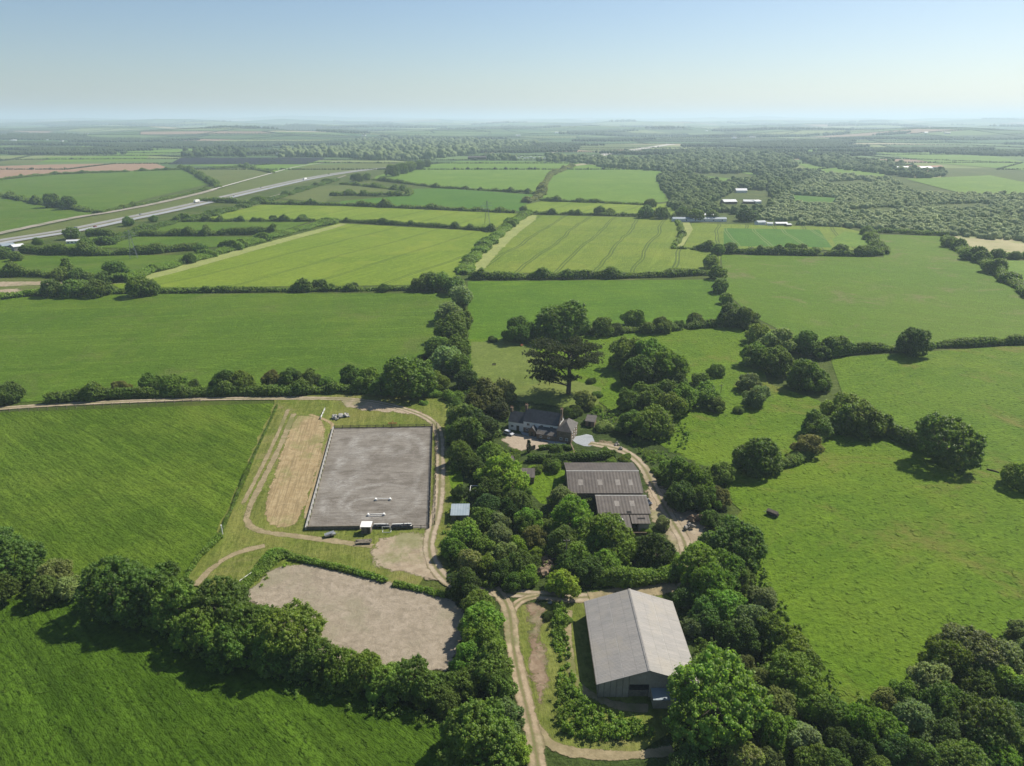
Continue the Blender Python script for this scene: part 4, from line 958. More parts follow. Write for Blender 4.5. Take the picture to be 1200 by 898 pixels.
def roof_mat(name, c, c2):
    """old fibre-cement sheeting: rows of sheets of slightly different age, lichen, dirt washed down the slope, rust specks"""
    m, t, bs = nt(name); tc = N(t, 'ShaderNodeTexCoord').outputs['Object']; s_ = N(t, 'ShaderNodeSeparateXYZ'); t.links.new(tc, s_.inputs[0])
    q = N(t, 'ShaderNodeCombineXYZ'); t.links.new(mth(t, 'FLOOR', mth(t, 'DIVIDE', s_.outputs[0], 2.55)), q.inputs[0]); t.links.new(mth(t, 'FLOOR', mth(t, 'DIVIDE', s_.outputs[1], 1.05)), q.inputs[1])
    wn_ = N(t, 'ShaderNodeTexWhiteNoise'); t.links.new(q.outputs[0], wn_.inputs['Vector'])
    col = mixc(t, wn_.outputs['Value'], c, c2)
    col = mixc(t, mth(t, 'MULTIPLY', ramp(t, noise(t, rot(t, tc, 0, 3.5, .22), 1.0, 5, .75), .42, .7), .6), col, tuple(x*.62 for x in c))
    col = mixc(t, mth(t, 'MULTIPLY', ramp(t, noise(t, tc, .16, 6, .7), .45, .7), .5), col, (.30, .27, .22))
    col = mixc(t, mth(t, 'MULTIPLY', ramp(t, noise(t, tc, 1.4, 5, .8), .58, .72), .5), col, (.13, .11, .08))
    for o_, per, w_ in ((0, 2.55, .05), (1, 1.05, .035)):
        l = mth(t, 'LESS_THAN', mth(t, 'FRACT', mth(t, 'DIVIDE', s_.outputs[o_], per)), w_); col = mixc(t, mth(t, 'MULTIPLY', l, .3), col, (.12, .11, .10))
    t.links.new(col, bs.inputs['Base Color']); bs.inputs['Roughness'].default_value = .65; bs.inputs['Specular IOR Level'].default_value = .25
    wv = N(t, 'ShaderNodeTexWave'); wv.bands_direction = 'Y'; wv.inputs['Scale'].default_value = .9; t.links.new(tc, wv.inputs['Vector']); bump(t, bs, wv.outputs['Fac'], .03)
    return m
M_PALEROOF = roof_mat('pale_sheet_roof', (.245, .235, .222), (.285, .268, .25))
M_OLDPALE = corr_mat('pale_sheet_roof', (.245, .235, .225), (.31, .295, .275), 1.1, 'Y', stain=.5)
M_GREYROOF = corr_mat('weathered_fibre_roof', (.062, .051, .044), (.092, .077, .066), 1.0, 'X', stain=.3)
M_BLUEROOF = corr_mat('blue_grey_tin', (.20, .245, .28), (.25, .295, .33), .8, 'X', stain=.15)
M_BOARD = corr_mat('timber_boarding', (.26, .225, .18), (.33, .29, .24), .5, 'X', rough=.8)
M_SLATE = flat_mat('slate', (.062, .065, .072), .55, .35, .9)
M_SLATE2 = flat_mat('pale_slate', (.088, .080, .073), .6, .4, 1.1)
M_RENDER = flat_mat('white_render', (.68, .68, .66), .8, .12, .5)
M_STONE = flat_mat('brown_stone', (.20, .145, .10), .9, .5, 2.2)
M_DARK = flat_mat('dark_opening', (.012, .012, .012), .9, .2)
M_GLASS = flat_mat('window_glass', (.03, .035, .04), .08, .2, spec=.6)
M_WHITE = flat_mat('white_paint', (.72, .72, .70), .5, .12)
M_CONC = flat_mat('grey_concrete', (.33, .32, .30), .85, .3, 1.5)
M_WOODG = flat_mat('grey_timber', (.20, .17, .13), .9, .45, 2)
M_WOODD = flat_mat('dark_timber', (.075, .062, .05), .9, .4, 2)
M_STEEL = flat_mat('galvanised_steel', (.35, .36, .37), .45, .2, spec=.5, metal=.5)
M_BLACK = flat_mat('black_plastic_wrap', (.018, .018, .02), .3, .3, 2, spec=.6)
M_RUBBER = flat_mat('rubber', (.02, .02, .02), .8)
M_RUST = flat_mat('rusty_metal', (.34, .13, .06), .8, .4, 3)
M_ROCK = flat_mat('rock', (.30, .28, .25), .9, .45, 2)
M_BRICKR = flat_mat('red_tile', (.30, .15, .10), .8, .3)
def part(name, mb, mat, parent): return mb.build(name, mat, parent)
def window(parent, x0, x1, y, z0, z1, face='y', name='window', glass=None):
    """frame with a pane; face y: in the plane y = const looking -y; face x: in the plane x = const looking +x"""
    f = MB(); t = .09
    def bx(m, a0, a1, c0, c1, d0, d1):
        if face == 'y': m.box(a0, a1, y - d1, y - d0, c0, c1)
        else: m.box(y + d0, y + d1, a0, a1, c0, c1)
    bx(f, x0, x1, z0, z0 + t, .0, .08); bx(f, x0, x1, z1 - t, z1, .0, .08)
    bx(f, x0, x0 + t, z0 + t, z1 - t, .0, .08); bx(f, x1 - t, x1, z0 + t, z1 - t, .0, .08)
    xm = (x0 + x1)/2; bx(f, xm - .03, xm + .03, z0 + t, z1 - t, .0, .07)
    w_ = f.build(name, M_WHITE, parent); g_ = MB(); bx(g_, x0 + t, x1 - t, z0 + t, z1 - t, .01, .035); g_.build('pane', glass or M_GLASS, w_)
    return w_

# ---- riding arena
AR = [P(*q)[:2] for q in ((360, 622), (503, 620), (507, 501), (392, 503))]
def arena_mat():
    m, t, bs = nt('arena_surface'); p = wpos(t)
    rr = rot(t, p, 96); n1 = noise(t, rot(t, p, 3, 6, .7), 1, 6, .75, .6); n2 = noise(t, p, .12, 5, .65, .8); n3 = noise(t, p, 1.5, 4, .75)
    col = mixc(t, ramp(t, n2, .35, .65), (.145, .130, .112), (.215, .198, .175))
    col = mixc(t, mth(t, 'MULTIPLY', ramp(t, n1, .42, .66), .7), col, (.085, .073, .06))
    col = mixc(t, mth(t, 'MULTIPLY', ramp(t, n3, .5, .75), .45), col, (.27, .255, .24))
    # hoof-worn pale rings and loops
    def ringm(cx, cy, a, b, wd, pw=2.0, warp=3.0):
        s = N(t, 'ShaderNodeSeparateXYZ'); t.links.new(p, s.inputs[0])
        wx = mth(t, 'MULTIPLY', mth(t, 'SUBTRACT', noise(t, p, .09, 3), .5), warp); wy = mth(t, 'MULTIPLY', mth(t, 'SUBTRACT', noise(t, rr, .07, 3), .5), warp)
        x = mth(t, 'ABSOLUTE', mth(t, 'DIVIDE', mth(t, 'SUBTRACT', mth(t, 'ADD', s.outputs[0], wx), cx), a))
        y = mth(t, 'ABSOLUTE', mth(t, 'DIVIDE', mth(t, 'SUBTRACT', mth(t, 'ADD', s.outputs[1], wy), cy), b))
        r_ = mth(t, 'POWER', mth(t, 'ADD', mth(t, 'POWER', x, pw), mth(t, 'POWER', y, pw)), 1/pw)
        return ramp(t, mth(t, 'ABSOLUTE', mth(t, 'SUBTRACT', r_, 1)), wd, 0)
    fl = ramp(t, noise(t, rot(t, p, 20, 2.2, .7), 1, 5, .75, 1.2), .36, .66)
    fl2 = ramp(t, noise(t, p, .07, 3, .6), .38, .6)
    for cx, cy, a, b, wd, pw in ((-45.5, 203, 14.5, 29, .13, 3.0), (-41, 184, 12, 10, .16, 2), (-53, 226, 5, 8, .5, 2), (-42, 181, 8, 5, .2, 2), (-41, 222, 4, 7, .5, 2), (-55, 205, 4, 12, .7, 2)):
        k = mth(t, 'MULTIPLY', mth(t, 'MULTIPLY', ringm(cx, cy, a, b, wd, pw), fl), mth(t, 'ADD', mth(t, 'MULTIPLY', fl2, .65), .2))
        col = mixc(t, k, col, (.30, .29, .27))
    t.links.new(col, bs.inputs['Base Color']); bs.inputs['Roughness'].default_value = .95; bs.inputs['Specular IOR Level'].default_value = .1
    bump(t, bs, mth(t, 'ADD', n3, n1), .12); return m
sheet('riding_arena', rag(AR, 3, .08, 4), arena_mat(), .29)
def lerp2(a, b, t): return (a[0] + (b[0]-a[0])*t, a[1] + (b[1]-a[1])*t)
def fence(label, a, b, h=1.3, step=3.2, rails=(.5, .9, 1.25), mat=None, board=None, pw=.09, group='fences round the riding arena', pts=None):
    mat = mat or M_WOODD; line = pts or [a, b]
    root = empty('fence', (*line[0], .2)); tag(root, label, 'fence', group); rail = MB(); pm = None
    for A, B in zip(line[:-1], line[1:]):
        L = math.hypot(B[0]-A[0], B[1]-A[1]); n = max(1, round(L/step)); ang = math.atan2(B[1]-A[1], B[0]-A[0])
        o = (A[0]-line[0][0], A[1]-line[0][1])
        for i in range(n + (1 if B is line[-1] else 0)):
            q = lerp2(A, B, i/n)
            if pm is None: k = MB().box(-pw, pw, -pw, pw, -.25, h + .05).build('post', mat, root); pm = k.data
            else: k = link('post', pm, root)
            k.location = (q[0]-line[0][0], q[1]-line[0][1], 0); k.rotation_euler = (0, 0, ang)
        u = (math.cos(ang), math.sin(ang)); nn = (-u[1], u[0])
        for z in rails:
            c0 = (o[0] - nn[0]*(pw+.03), o[1] - nn[1]*(pw+.03)); c1 = (c0[0]+u[0]*L, c0[1]+u[1]*L)
            rail.slab([(c0[0], c0[1], z), (c1[0], c1[1], z), (c1[0]+nn[0]*.05, c1[1]+nn[1]*.05, z), (c0[0]+nn[0]*.05, c0[1]+nn[1]*.05, z)], .13)
    if rails: rail.build('rail', mat, root)
    if board:
        bm_ = MB()
        for A, B in zip(line[:-1], line[1:]):
            L = math.hypot(B[0]-A[0], B[1]-A[1]); u = ((B[0]-A[0])/L, (B[1]-A[1])/L); nn = (-u[1], u[0]); o = (A[0]-line[0][0], A[1]-line[0][1])
            n = max(1, round(L/2.4))
            for i in range(n):
                s0 = L*i/n + .04; s1 = L*(i+1)/n - .04; off = pw + .02
                p0 = (o[0]+u[0]*s0+nn[0]*off, o[1]+u[1]*s0+nn[1]*off); p1 = (o[0]+u[0]*s1+nn[0]*off, o[1]+u[1]*s1+nn[1]*off)
                bm_.slab([(p0[0], p0[1], board[0]), (p1[0], p1[1], board[0]), (p1[0]+nn[0]*board[2], p1[1]+nn[1]*board[2], board[0]), (p0[0]+nn[0]*board[2], p0[1]+nn[1]*board[2], board[0])], board[0])
        bm_.build('board', board[1], root)
    return root
SW, SE, NE, NW = AR
fence('pale boarded wall along the left long side of the arena', SW, NW, h=1.0, rails=(), mat=M_WOODG, board=(.95, M_CONC, .45))
fence('grey timber wall along the near short side of the arena', SW, lerp2(SW, SE, .43), h=1.25, rails=(1.25,), mat=M_WOODG, board=(1.15, M_WOODG, .12), step=2.4)
fence('dark post and rail fence along the far short side of the arena', NW, NE, h=1.3, step=3.0, board=(.3, M_WOODD, .06))
fence('dark post and rail fence along the right long side of the arena', SE, NE, h=1.35, step=3.0, board=(.45, M_WOODD, .08))
fence('second dark fence beside the track right of the arena', (SE[0]+1.4, SE[1]+2), (NE[0]+1.5, NE[1]+1), h=1.2, step=3.4, rails=(.6, 1.05))
fence('short rail fence at the near right corner of the arena', lerp2(SW, SE, .80), SE, h=1.2, step=2.5, rails=(.5, 1.1), mat=M_WOODG)
fence('post and rail fence between lane and tall grass field', None, None, pts=[P(-60, 490)[:2], P(0, 484)[:2], P(100, 478)[:2], P(235, 472)[:2]], h=1.3, step=3.6, rails=(.6, 1.15), mat=M_WOODG, group='fences by the lane')
fence('wire fence posts between tall grass and mown strip', None, None, pts=[P(325, 474)[:2], P(262, 622)[:2]], h=1.2, step=5, rails=(), mat=M_WOODG, pw=.06, group='fences by the lane')
fence('garden fence along the right side of the round lawn', None, None, pts=[P(617, 402)[:2], P(632, 420)[:2], P(640, 436)[:2]], h=1.0, step=3, rails=(.9,), mat=M_WOODG, pw=.06, group='fences by the lane')

# ---- arena clutter
def hut():
    x, y, _ = P(430, 624); r_ = empty('shelter', (x, y, .25)); tag(r_, 'small judges hut with a white flat roof at the arena edge', 'hut')
    MB().box(-1.3, 1.3, -1.0, -.9, 0, 2.3).box(-1.3, -1.2, -.9, 1.0, 0, 2.35).box(1.2, 1.3, -.9, 1.0, 0, 2.35).box(-1.2, 1.2, .9, 1.0, 0, .9).build('wall', M_WOODG, r_)
    MB().slab([(-1.55, -1.3, 2.38), (1.55, -1.3, 2.38), (1.55, 1.3, 2.62), (-1.55, 1.3, 2.62)], .1).build('roof', M_WHITE, r_)
    MB().box(.25, .95, -1.04, -1.003, 0, 1.9).build('door', M_WOODD, r_)
hut()
def lumpy(name, label, cat, pts, rad, mat, seed, zs=.7, group=None, n=9):
    rng = np.random.default_rng(seed); bm = bmesh.new()
    x0, y0 = pts[0]
    for (x, y) in pts:
        for k in range(n):
            c = Vector((x - x0 + rng.normal()*rad*.45, y - y0 + rng.normal()*rad*.4, abs(rng.normal())*rad*.25 + rad*.3*zs)); s = rad*rng.uniform(.35, .75)
            res = bmesh.ops.create_icosphere(bm, subdivisions=1, radius=s)
            M_ = Matrix.Rotation(rng.random()*6, 3, Vector(rng.normal(size=3)).normalized()); q = Vector(rng.uniform(.7, 1.3, 3))
            for v in res['verts']: v.co = M_ @ Vector((v.co.x*q.x, v.co.y*q.y, v.co.z*q.z*zs)) + c
    me = bpy.data.meshes.new(name); bm.to_mesh(me); bm.free(); me.materials.append(mat)
    o = link(name, me, None, (x0, y0, .25)); return tag(o, label, cat, group)
def tarp(label, a, b, w_, h_, seed):
    """long wrapped stack with a creased plastic skin"""
    rng = np.random.default_rng(seed); L = math.hypot(b[0]-a[0], b[1]-a[1]); nx, ny = 18, 9; V = []; Fs = []
    for i in range(nx + 1):
        for j in range(ny + 1):
            t = j/ny*math.pi; e = min(1, 4*min(i, nx-i)/nx + .35); yy = -math.cos(t)*w_/2*(e*.3+.7); zz = math.sin(t)**.6*h_*e
            V.append((L*i/nx, yy + rng.normal()*.06, max(0, zz + rng.normal()*.08*(j not in (0, ny)))))
    for i in range(nx):
        for j in range(ny): k = i*(ny+1) + j; Fs.append((k, k+ny+1, k+ny+2, k+1))
    me = bpy.data.meshes.new('wrapped_stack'); me.from_pydata(V, [], Fs); me.materials.append(M_BLACK)
    o = link('wrapped_stack', me, None, (*a, .27)); o.rotation_euler = (0, 0, math.atan2(b[1]-a[1], b[0]-a[0])); tag(o, label, 'stack', 'black wrapped stacks by the arena')
    s = MB().box(.4, L-.4, -.12, .12, h_*.97, h_*1.06).build('strap', M_WHITE, o)
tarp('black plastic wrapped stack behind the white goal frame', P(437, 619)[:2], P(457, 619)[:2], 1.5, 1.1, 1)
tarp('longer black plastic wrapped stack right of the goal frame', P(458, 620)[:2], P(484, 619)[:2], 1.8, 1.3, 2)
def goal():
    x, y, _ = P(453, 625); m = MB(); r_ = .055
    for s in (-1.2, 1.2):
        m.bar((s, 0, 0), (s, 0, 1.9), r_); m.bar((s, 0, .05), (s, 1.2, .05), r_); m.bar((s, 0, 1.9), (s, 1.2, .05), r_)
    m.bar((-1.2, 0, 1.9), (1.2, 0, 1.9), r_); m.bar((-1.2, 0, .05), (1.2, 0, .05), r_)
    o = m.build('goal_frame', M_WHITE, None, (x, y, .26)); tag(o, 'white tubular goal frame by the arena fence', 'frame')
goal()
def jump(label, px, py, w_, wide):
    x, y, _ = P(px, py); r_ = empty('show_jump', (x, y, .31), .05); tag(r_, label, 'jump', 'jumps in the arena')
    for s in (-1, 1):
        MB().box(s*w_ - .35, s*w_ + .35, -.25, .25, 0, .35).box(s*w_ - .2, s*w_ + .2, -.4, .4, .35, .6).build('block', M_WHITE, r_)
    m = MB().bar((-w_ + .3, .0, .42), (w_ - .3, .05, .36), .10, 8)
    if wide: m.bar((-w_ + .2, .5, .12), (w_ - .4, .65, .12), .09, 8); m.bar((-w_, -.6, .1), (w_*.8, -.45, .1), .09, 8)
    m.build('pole', M_WHITE, r_)
jump('white block jump with one pole, further into the arena', 449, 587, 2.2, False)
jump('low jump of several poles near the front arena wall', 441, 605, 2.3, True)
def trailer():
    x, y, _ = P(387, 629); r_ = empty('trailer', (x, y, .25), .35); tag(r_, 'small flat pale metal trailer on the grass before the arena', 'trailer')
    MB().box(-1.5, 1.5, -.8, .8, .45, .6).box(-1.5, 1.5, -.8, -.74, .6, .85).box(-1.5, -1.44, -.74, .8, .6, .85).slab([(-1.2, -.6, .8), (.8, -.7, 1.25), (1.2, .6, 1.2), (-1.0, .7, .8)], .08).build('deck', M_STEEL, r_)
    MB().bar((1.5, 0, .5), (2.6, 0, .45), .06).build('drawbar', M_STEEL, r_)
    for s in (-1, 1): MB().bar((0, s*.82, .3), (0, s*1.0, .3), .3, 14).build('wheel', M_RUBBER, r_)
trailer()
def timber_pile():
    x, y, _ = P(426, 637); rr = random.Random(3); m = MB()
    for k in range(16):
        a = rr.uniform(-.15, .15); z = .1 + .16*(k//5); yy = -.9 + (k % 5)*.42; L = rr.uniform(1.5, 2.4)
        m.slab([(-L, yy + a, z), (L, yy - a, z + .04), (L, yy + .3 - a, z + .04), (-L, yy + .3 + a, z)], .1)
    o = m.build('timber_pile', M_WOODG, None, (x, y, .26), .1); tag(o, 'grey pile of planks on the grass below the judges hut', 'pile')
timber_pile()
lumpy('rubble_heap', 'pale rubble heap on the grass above the arena', 'rubble', [P(392, 491)[:2], P(399, 490)[:2], P(405, 489)[:2]], 1.5, M_CONC, 3, .35, n=16)
def barrier():
    a = P(376, 492); b = P(382, 479); m = MB(); d = Vector((b[0]-a[0], b[1]-a[1], 0)).normalized(); n_ = Vector((-d.y, d.x, 0)); L = 9
    for k in range(4):
        z = .35 + k*.22; q = n_*.05
        m.slab([(0, 0, z), tuple(d*L + Vector((0, 0, z))), tuple(d*L + q + Vector((0, 0, z))), tuple(q + Vector((0, 0, z)))], .14)
    for k in range(4): m.box(*(lambda c: (c.x - .07, c.x + .07, c.y - .07, c.y + .07))(d*L*k/3 - n_*.1), 0, 1.3)
    o = m.build('gate', M_WHITE, None, (*a[:2], .25)); tag(o, 'white boarded gate panel standing in the grass above the mown strip', 'gate')
barrier()
def harrow():
    x, y, _ = P(460, 498); r_ = empty('harrow', (x, y, .25)); tag(r_, 'rusty orange harrow parked behind the far arena fence', 'implement')
    m = MB()
    for k in range(3): m.bar((-1.6, -.5 + k*.5, .5), (1.6, -.5 + k*.5, .5), .07)
    for k in range(9): m.bar((-1.6 + k*.4, -.5 + (k % 3)*.5, .5), (-1.6 + k*.4, -.55 + (k % 3)*.5, 0), .035)
    for k in range(3): m.bar((-1.4 + k*1.4, -.5, .52), (-1.4 + k*1.4, .5, .52), .06)
    m.build('frame', M_RUST, r_); MB().bar((0, .5, .5), (0, 1.2, 1.1), .06).bar((-.6, .5, .5), (0, 1.2, 1.1), .05).bar((.6, .5, .5), (0, 1.2, 1.1), .05).build('hitch', M_RUST, r_)
harrow()
def post_(px, py, h_, r_, mat, label, name='post', lean=(0, 0), cat='post'):
    x, y, _ = P(px, py); m = MB().bar((0, 0, -.1), (lean[0], lean[1], h_), r_, 10)
    m.bar((lean[0], lean[1], h_), (lean[0], lean[1], h_ + .06), r_*1.25, 10)
    return tag(m.build(name, mat, None, (x, y, .2)), label, cat)
post_(261, 627, 3.0, .16, M_WHITE, 'white gate post at the bottom corner of the tall grass field', 'gate_post')
o = MB().bar((0, 0, .35), (2.0, 3.4, .5), .07, 8).bar((0, 0, 0), (0, 0, .4), .05, 6).bar((2, 3.4, 0), (2, 3.4, .5), .05, 6).build('pole', M_WHITE, None, (*P(281, 683)[:2], .25)); tag(o, 'long white pole resting low above the mown slope', 'pole')
def teleg(px, py, h_, label):
    x, y, _ = P(px, py); r_ = empty('utility_pole', (x, y, 0)); tag(r_, label, 'utility pole')
    MB().bar((0, 0, -.2), (0, 0, h_), .17, 8, .11).build('pole', M_WOODG, r_); MB().box(-.8, .8, -.06, .06, h_-.6, h_-.48).build('crossarm', M_WOODG, r_)
    for s in (-.7, 0, .7): MB().bar((s, 0, h_-.48), (s, 0, h_-.25), .06, 6).build('insulator', M_WHITE, r_)
teleg(663, 664, 8.5, 'timber utility pole standing among trees of the tall grove')
teleg(843.5, 470, 7.5, 'timber utility pole beside the grove in the pasture')

# ---- pale roofed barn
def barn():
    r_ = empty('barn', (17.4, 106.8, .22)); tag(r_, 'large barn with a pale grey corrugated gable roof and boarded end', 'barn')
    W, D, e, rg = 20.2, 24.8, 3.8, 7.3
    wl = MB()
    wl.box(.12, .3, .3, D-.3, 0, e-.15).box(W-.3, W-.12, .3, D-.3, 0, e-.15)
    def gable(y0, y1, holes):
        xs = [0.12, *[h for hh in holes for h in hh[:2]], W-.12]
        top = lambda x: e - .12 + (rg - e)*(1 - abs(x - W/2)/(W/2))
        def panel(x0, x1, z0):
            pts = [x0] + ([W/2] if x0 < W/2 < x1 else []) + [x1]
            for a, b in zip(pts[:-1], pts[1:]):
                k = len(wl.v); wl.v.extend([(a, y0, z0), (b, y0, z0), (b, y0, top(b)), (a, y0, top(a)), (a, y1, z0), (b, y1, z0), (b, y1, top(b)), (a, y1, top(a))])
                wl.f.extend([tuple(k+i for i in q) for q in ((0,1,2,3), (7,6,5,4), (0,4,5,1), (3,2,6,7), (0,3,7,4), (1,5,6,2))])
        prev = .12
        for x0, x1, zt in holes:
            panel(prev, x0, 0); panel(x0, x1, zt); prev = x1
        panel(prev, W-.12, 0)
    gable(.12, .28, [(6.2, 10.4, 3.3)]); gable(D-.28, D-.12, [])
    part('wall', wl, M_BOARD, r_)
    part('door', MB().box(6.25, 10.35, .32, .42, 0, 1.6), M_WOODG, r_)
    part('floor', MB().box(.35, W-.35, .5, D-.4, .02, .06), M_CONC, r_)
    part('gutter', MB().bar((-.40, -.3, e-.2), (-.40, D+.3, e-.2), .08, 6).bar((-.36, .1, e-.2), (-.05, .1, .1), .05, 6), M_WOODG, r_)
    for k in range(5): part('boarding_post', MB().box(1.2+k*1.25, 1.32+k*1.25, .04, .115, 0, e - .15 + (1.2+k*1.25)/(W/2)*(rg-e) - .1), M_WOODG, r_)
    part('corner_post', MB().box(-.05, .11, -.02, .12, 0, e-.1), M_WOODG, r_)
    rf = part('roof', MB().slab([(-.35, -.35, e-.08), (W/2, -.35, rg), (W/2, D+.35, rg), (-.35, D+.35, e-.08)], .09).slab([(W/2+.01, -.35, rg), (W+.35, -.35, e-.08), (W+.35, D+.35, e-.08), (W/2+.01, D+.35, rg)], .09), M_PALEROOF, r_)
    cap = MB().slab([(W/2-.35, -.4, rg-.03), (W/2, -.4, rg+.10), (W/2, D+.4, rg+.10), (W/2-.35, D+.4, rg-.03)], .04).slab([(W/2+.01, -.4, rg+.10), (W/2+.35, -.4, rg-.03), (W/2+.35, D+.4, rg-.03), (W/2+.01, D+.4, rg+.10)], .04)
    part('ridge_cap', cap, M_PALEROOF, rf)
    lap = MB()
    for f in (.5,):
        for sx in (-1, 1):
            x = W/2 + sx*W/2*f; z = rg - (rg - e)*f + .03; lap.slab([(x-.06, -.3, z + sx*.018), (x+.06, -.3, z - sx*.018), (x+.06, D+.3, z - sx*.018), (x-.06, D+.3, z + sx*.018)], .03)
    part('sheet_joint', lap, M_CONC, rf)
barn()
def annex():
    r_ = empty('container_shed', (28.2, 104.0, .22)); tag(r_, 'low shed with blue-grey flat roof against the barn end', 'shed')
    part('wall', MB().box(0, 5.2, 0, .12, 0, 2.3).box(0, .12, .13, 2.7, 0, 2.35).box(5.08, 5.2, .13, 2.7, 0, 2.35).box(.13, 5.07, 2.58, 2.7, 0, 2.4), M_BOARD, r_)
    part('roof', MB().slab([(-.15, -.2, 2.4), (5.35, -.2, 2.4), (5.35, 2.75, 2.6), (-.15, 2.75, 2.6)], .08), M_BLUEROOF, r_)
annex()
# ---- dark sheds
def gable_shed(name, label, x0, x1, y0, y1, e, rg, roof, wall, ridge=.5, lights=(), group=None, holes=()):
    """ridge runs along x"""
    r_ = empty(name, (x0, y0, .2)); tag(r_, label, 'shed', group); W, D = x1 - x0, y1 - y0; yr = D*ridge
    w_ = MB().box(.1, W-.1, .1, .25, 0, e-.12).box(.1, W-.1, D-.25, D-.1, 0, e-.12)
    for xa in (.1, W-.25):
        k = len(w_.v); pr = [(0.26, 0), (D-.26, 0), (D-.26, e-.12), (yr, rg-.14), (.26, e-.12)]
        w_.v += [(xa, a, b) for a, b in pr] + [(xa+.15, a, b) for a, b in pr]
        w_.f += [tuple(k+i for i in (0, 4, 3, 2, 1)), tuple(k+5+i for i in (0, 1, 2, 3, 4))] + [(k+i, k+(i+1) % 5, k+5+(i+1) % 5, k+5+i) for i in range(5)]
    part('wall', w_, wall, r_)
    rf = part('roof', MB().slab([(-.3, -.3, e-.1), (W+.3, -.3, e-.1), (W+.3, yr, rg), (-.3, yr, rg)], .09).slab([(-.3, yr+.01, rg), (W+.3, yr+.01, rg), (W+.3, D+.3, e-.1), (-.3, D+.3, e-.1)], .09), roof, r_)
    part('ridge_cap', MB().slab([(-.35, yr-.3, rg-.02), (W+.35, yr-.3, rg-.02), (W+.35, yr, rg+.09), (-.35, yr, rg+.09)], .04).slab([(-.35, yr+.01, rg+.09), (W+.35, yr+.01, rg+.09), (W+.35, yr+.3, rg-.02), (-.35, yr+.3, rg-.02)], .04), M_CONC if roof is M_GREYROOF else roof, rf)
    for (a, b, c_, d_) in lights:      # translucent roof sheets on the near slope: x from a to b, slope fraction c to d
        f = lambda s: (yr*s - .3*(1-s), e - .1 + (rg - e + .1)*s + .015)
        part('roof_light', MB().slab([(a, *f(c_)), (b, *f(c_)), (b, *f(d_)), (a, *f(d_))], .02), M_LIGHT, rf)
    for (a, b, c_, d_) in holes:
        f = lambda s: (yr*s - .3*(1-s), e - .1 + (rg - e + .1)*s + .02)
        part('roof_hole', MB().slab([(a, *f(c_)), (b, *f(c_)), (b, *f(d_)), (a, *f(d_))], .02), M_DARK, rf)
    return r_
M_LIGHT = flat_mat('cloudy_roof_light', (.20, .18, .16), .5, .3)
gable_shed('cattle_shed', 'biggest of the dark weathered corrugated sheds by the lane', 17.4, 39.6, 181.2, 200.5, 4.5, 6.7, M_GREYROOF, M_STONE,
           lights=((3, 4.5, .35, .6), (9, 10.5, .35, .6), (14.5, 16, .35, .6), (18.5, 19.8, .35, .6)), group='dark corrugated sheds')
gable_shed('cattle_shed', 'middle dark corrugated shed with a torn roof edge', 25.2, 39.9, 170.8, 180.85, 3.8, 5.0, M_GREYROOF, M_STONE, .78,
           lights=((5, 6.4, .4, .7), (9.5, 10.9, .4, .7)), holes=((1.5, 3.6, .02, .07), (8.0, 9.4, .02, .14)), group='dark corrugated sheds')
def leanto():
    r_ = empty('lean_to_shed', (27.6, 163.2, .2)); tag(r_, 'lowest dark shed with sloping roof and gaps at the lane end', 'shed', 'dark corrugated sheds')
    part('wall', MB().box(.1, 10.2, .1, .3, 0, 2.1).box(.1, .3, .31, 7.0, 0, 2.3), M_STONE, r_)
    rf = part('roof', MB().slab([(-.2, -.1, 2.35), (6.2, -.1, 2.35), (6.2, 7.2, 3.45), (-.2, 7.2, 3.45)], .08).slab([(6.5, 3.4, 2.9), (11.8, 3.4, 2.9), (11.8, 7.2, 3.45), (6.5, 7.2, 3.45)], .08), M_GREYROOF, r_)
    part('roof_light', MB().slab([(3.0, 4.6, 3.08), (4.2, 4.6, 3.08), (4.2, 5.5, 3.22), (3.0, 5.5, 3.22)], .02), M_WHITE, rf)
    part('roof_hole', MB().slab([(8.4, 5.2, 3.19), (10.6, 5.2, 3.19), (10.6, 5.9, 3.29), (8.4, 5.9, 3.29)], .02), M_DARK, rf)
leanto()
def tank():
    x, y, _ = P(754, 623); r_ = empty('water_tank', (x-1.4, y, .2)); tag(r_, 'square grey concrete tank house at the corner of the lowest shed', 'tank')
    part('wall', MB().box(0, 2.9, 0, 2.9, 0, 2.9), M_CONC, r_); part('lid', MB().slab([(-.12, -.12, 3.0), (3.02, -.12, 3.0), (3.02, 3.02, 3.1), (-.12, 3.02, 3.1)], .1), M_WOODG, r_)
tank()
def plain_shed(label, px, py, w_, d_, h_, roof, wall, rz=0, slope=.25, name='garden_shed', group=None, open_front=False):
    x, y, _ = P(px, py); r_ = empty(name, (x, y, .2), rz); tag(r_, label, 'shed', group)
    m = MB().box(0, .1, .1, d_, 0, h_).box(w_-.1, w_, .1, d_, 0, h_).box(.1, w_-.1, d_-.1, d_, 0, h_)
    if not open_front: m.box(0, w_*.3, 0, .1, 0, h_-.02).box(w_*.3+1, w_, 0, .1, 0, h_-.02).box(w_*.3, w_*.3+1, 0, .1, 2, h_-.02); 
    part('wall', m, wall, r_)
    if not open_front: part('door', MB().box(w_*.3+.03, w_*.3+.97, .03, .08, 0, 1.98), M_WOODD, r_)
    part('roof', MB().slab([(-.25, -.3, h_+.06), (w_+.25, -.3, h_+.06), (w_+.25, d_+.2, h_+.06+slope), (-.25, d_+.2, h_+.06+slope)], .09), roof, r_)
plain_shed('small field shelter with flat blue-grey metal roof beside the track', 529, 612, 5.0, 5.6, 2.2, M_BLUEROOF, M_WOODG, .02)
plain_shed('old garden shed with brown mossy roof by the little lawn', 607, 567, 5.2, 4.6, 2.3, M_GREYROOF, M_STONE, -.05, .7)
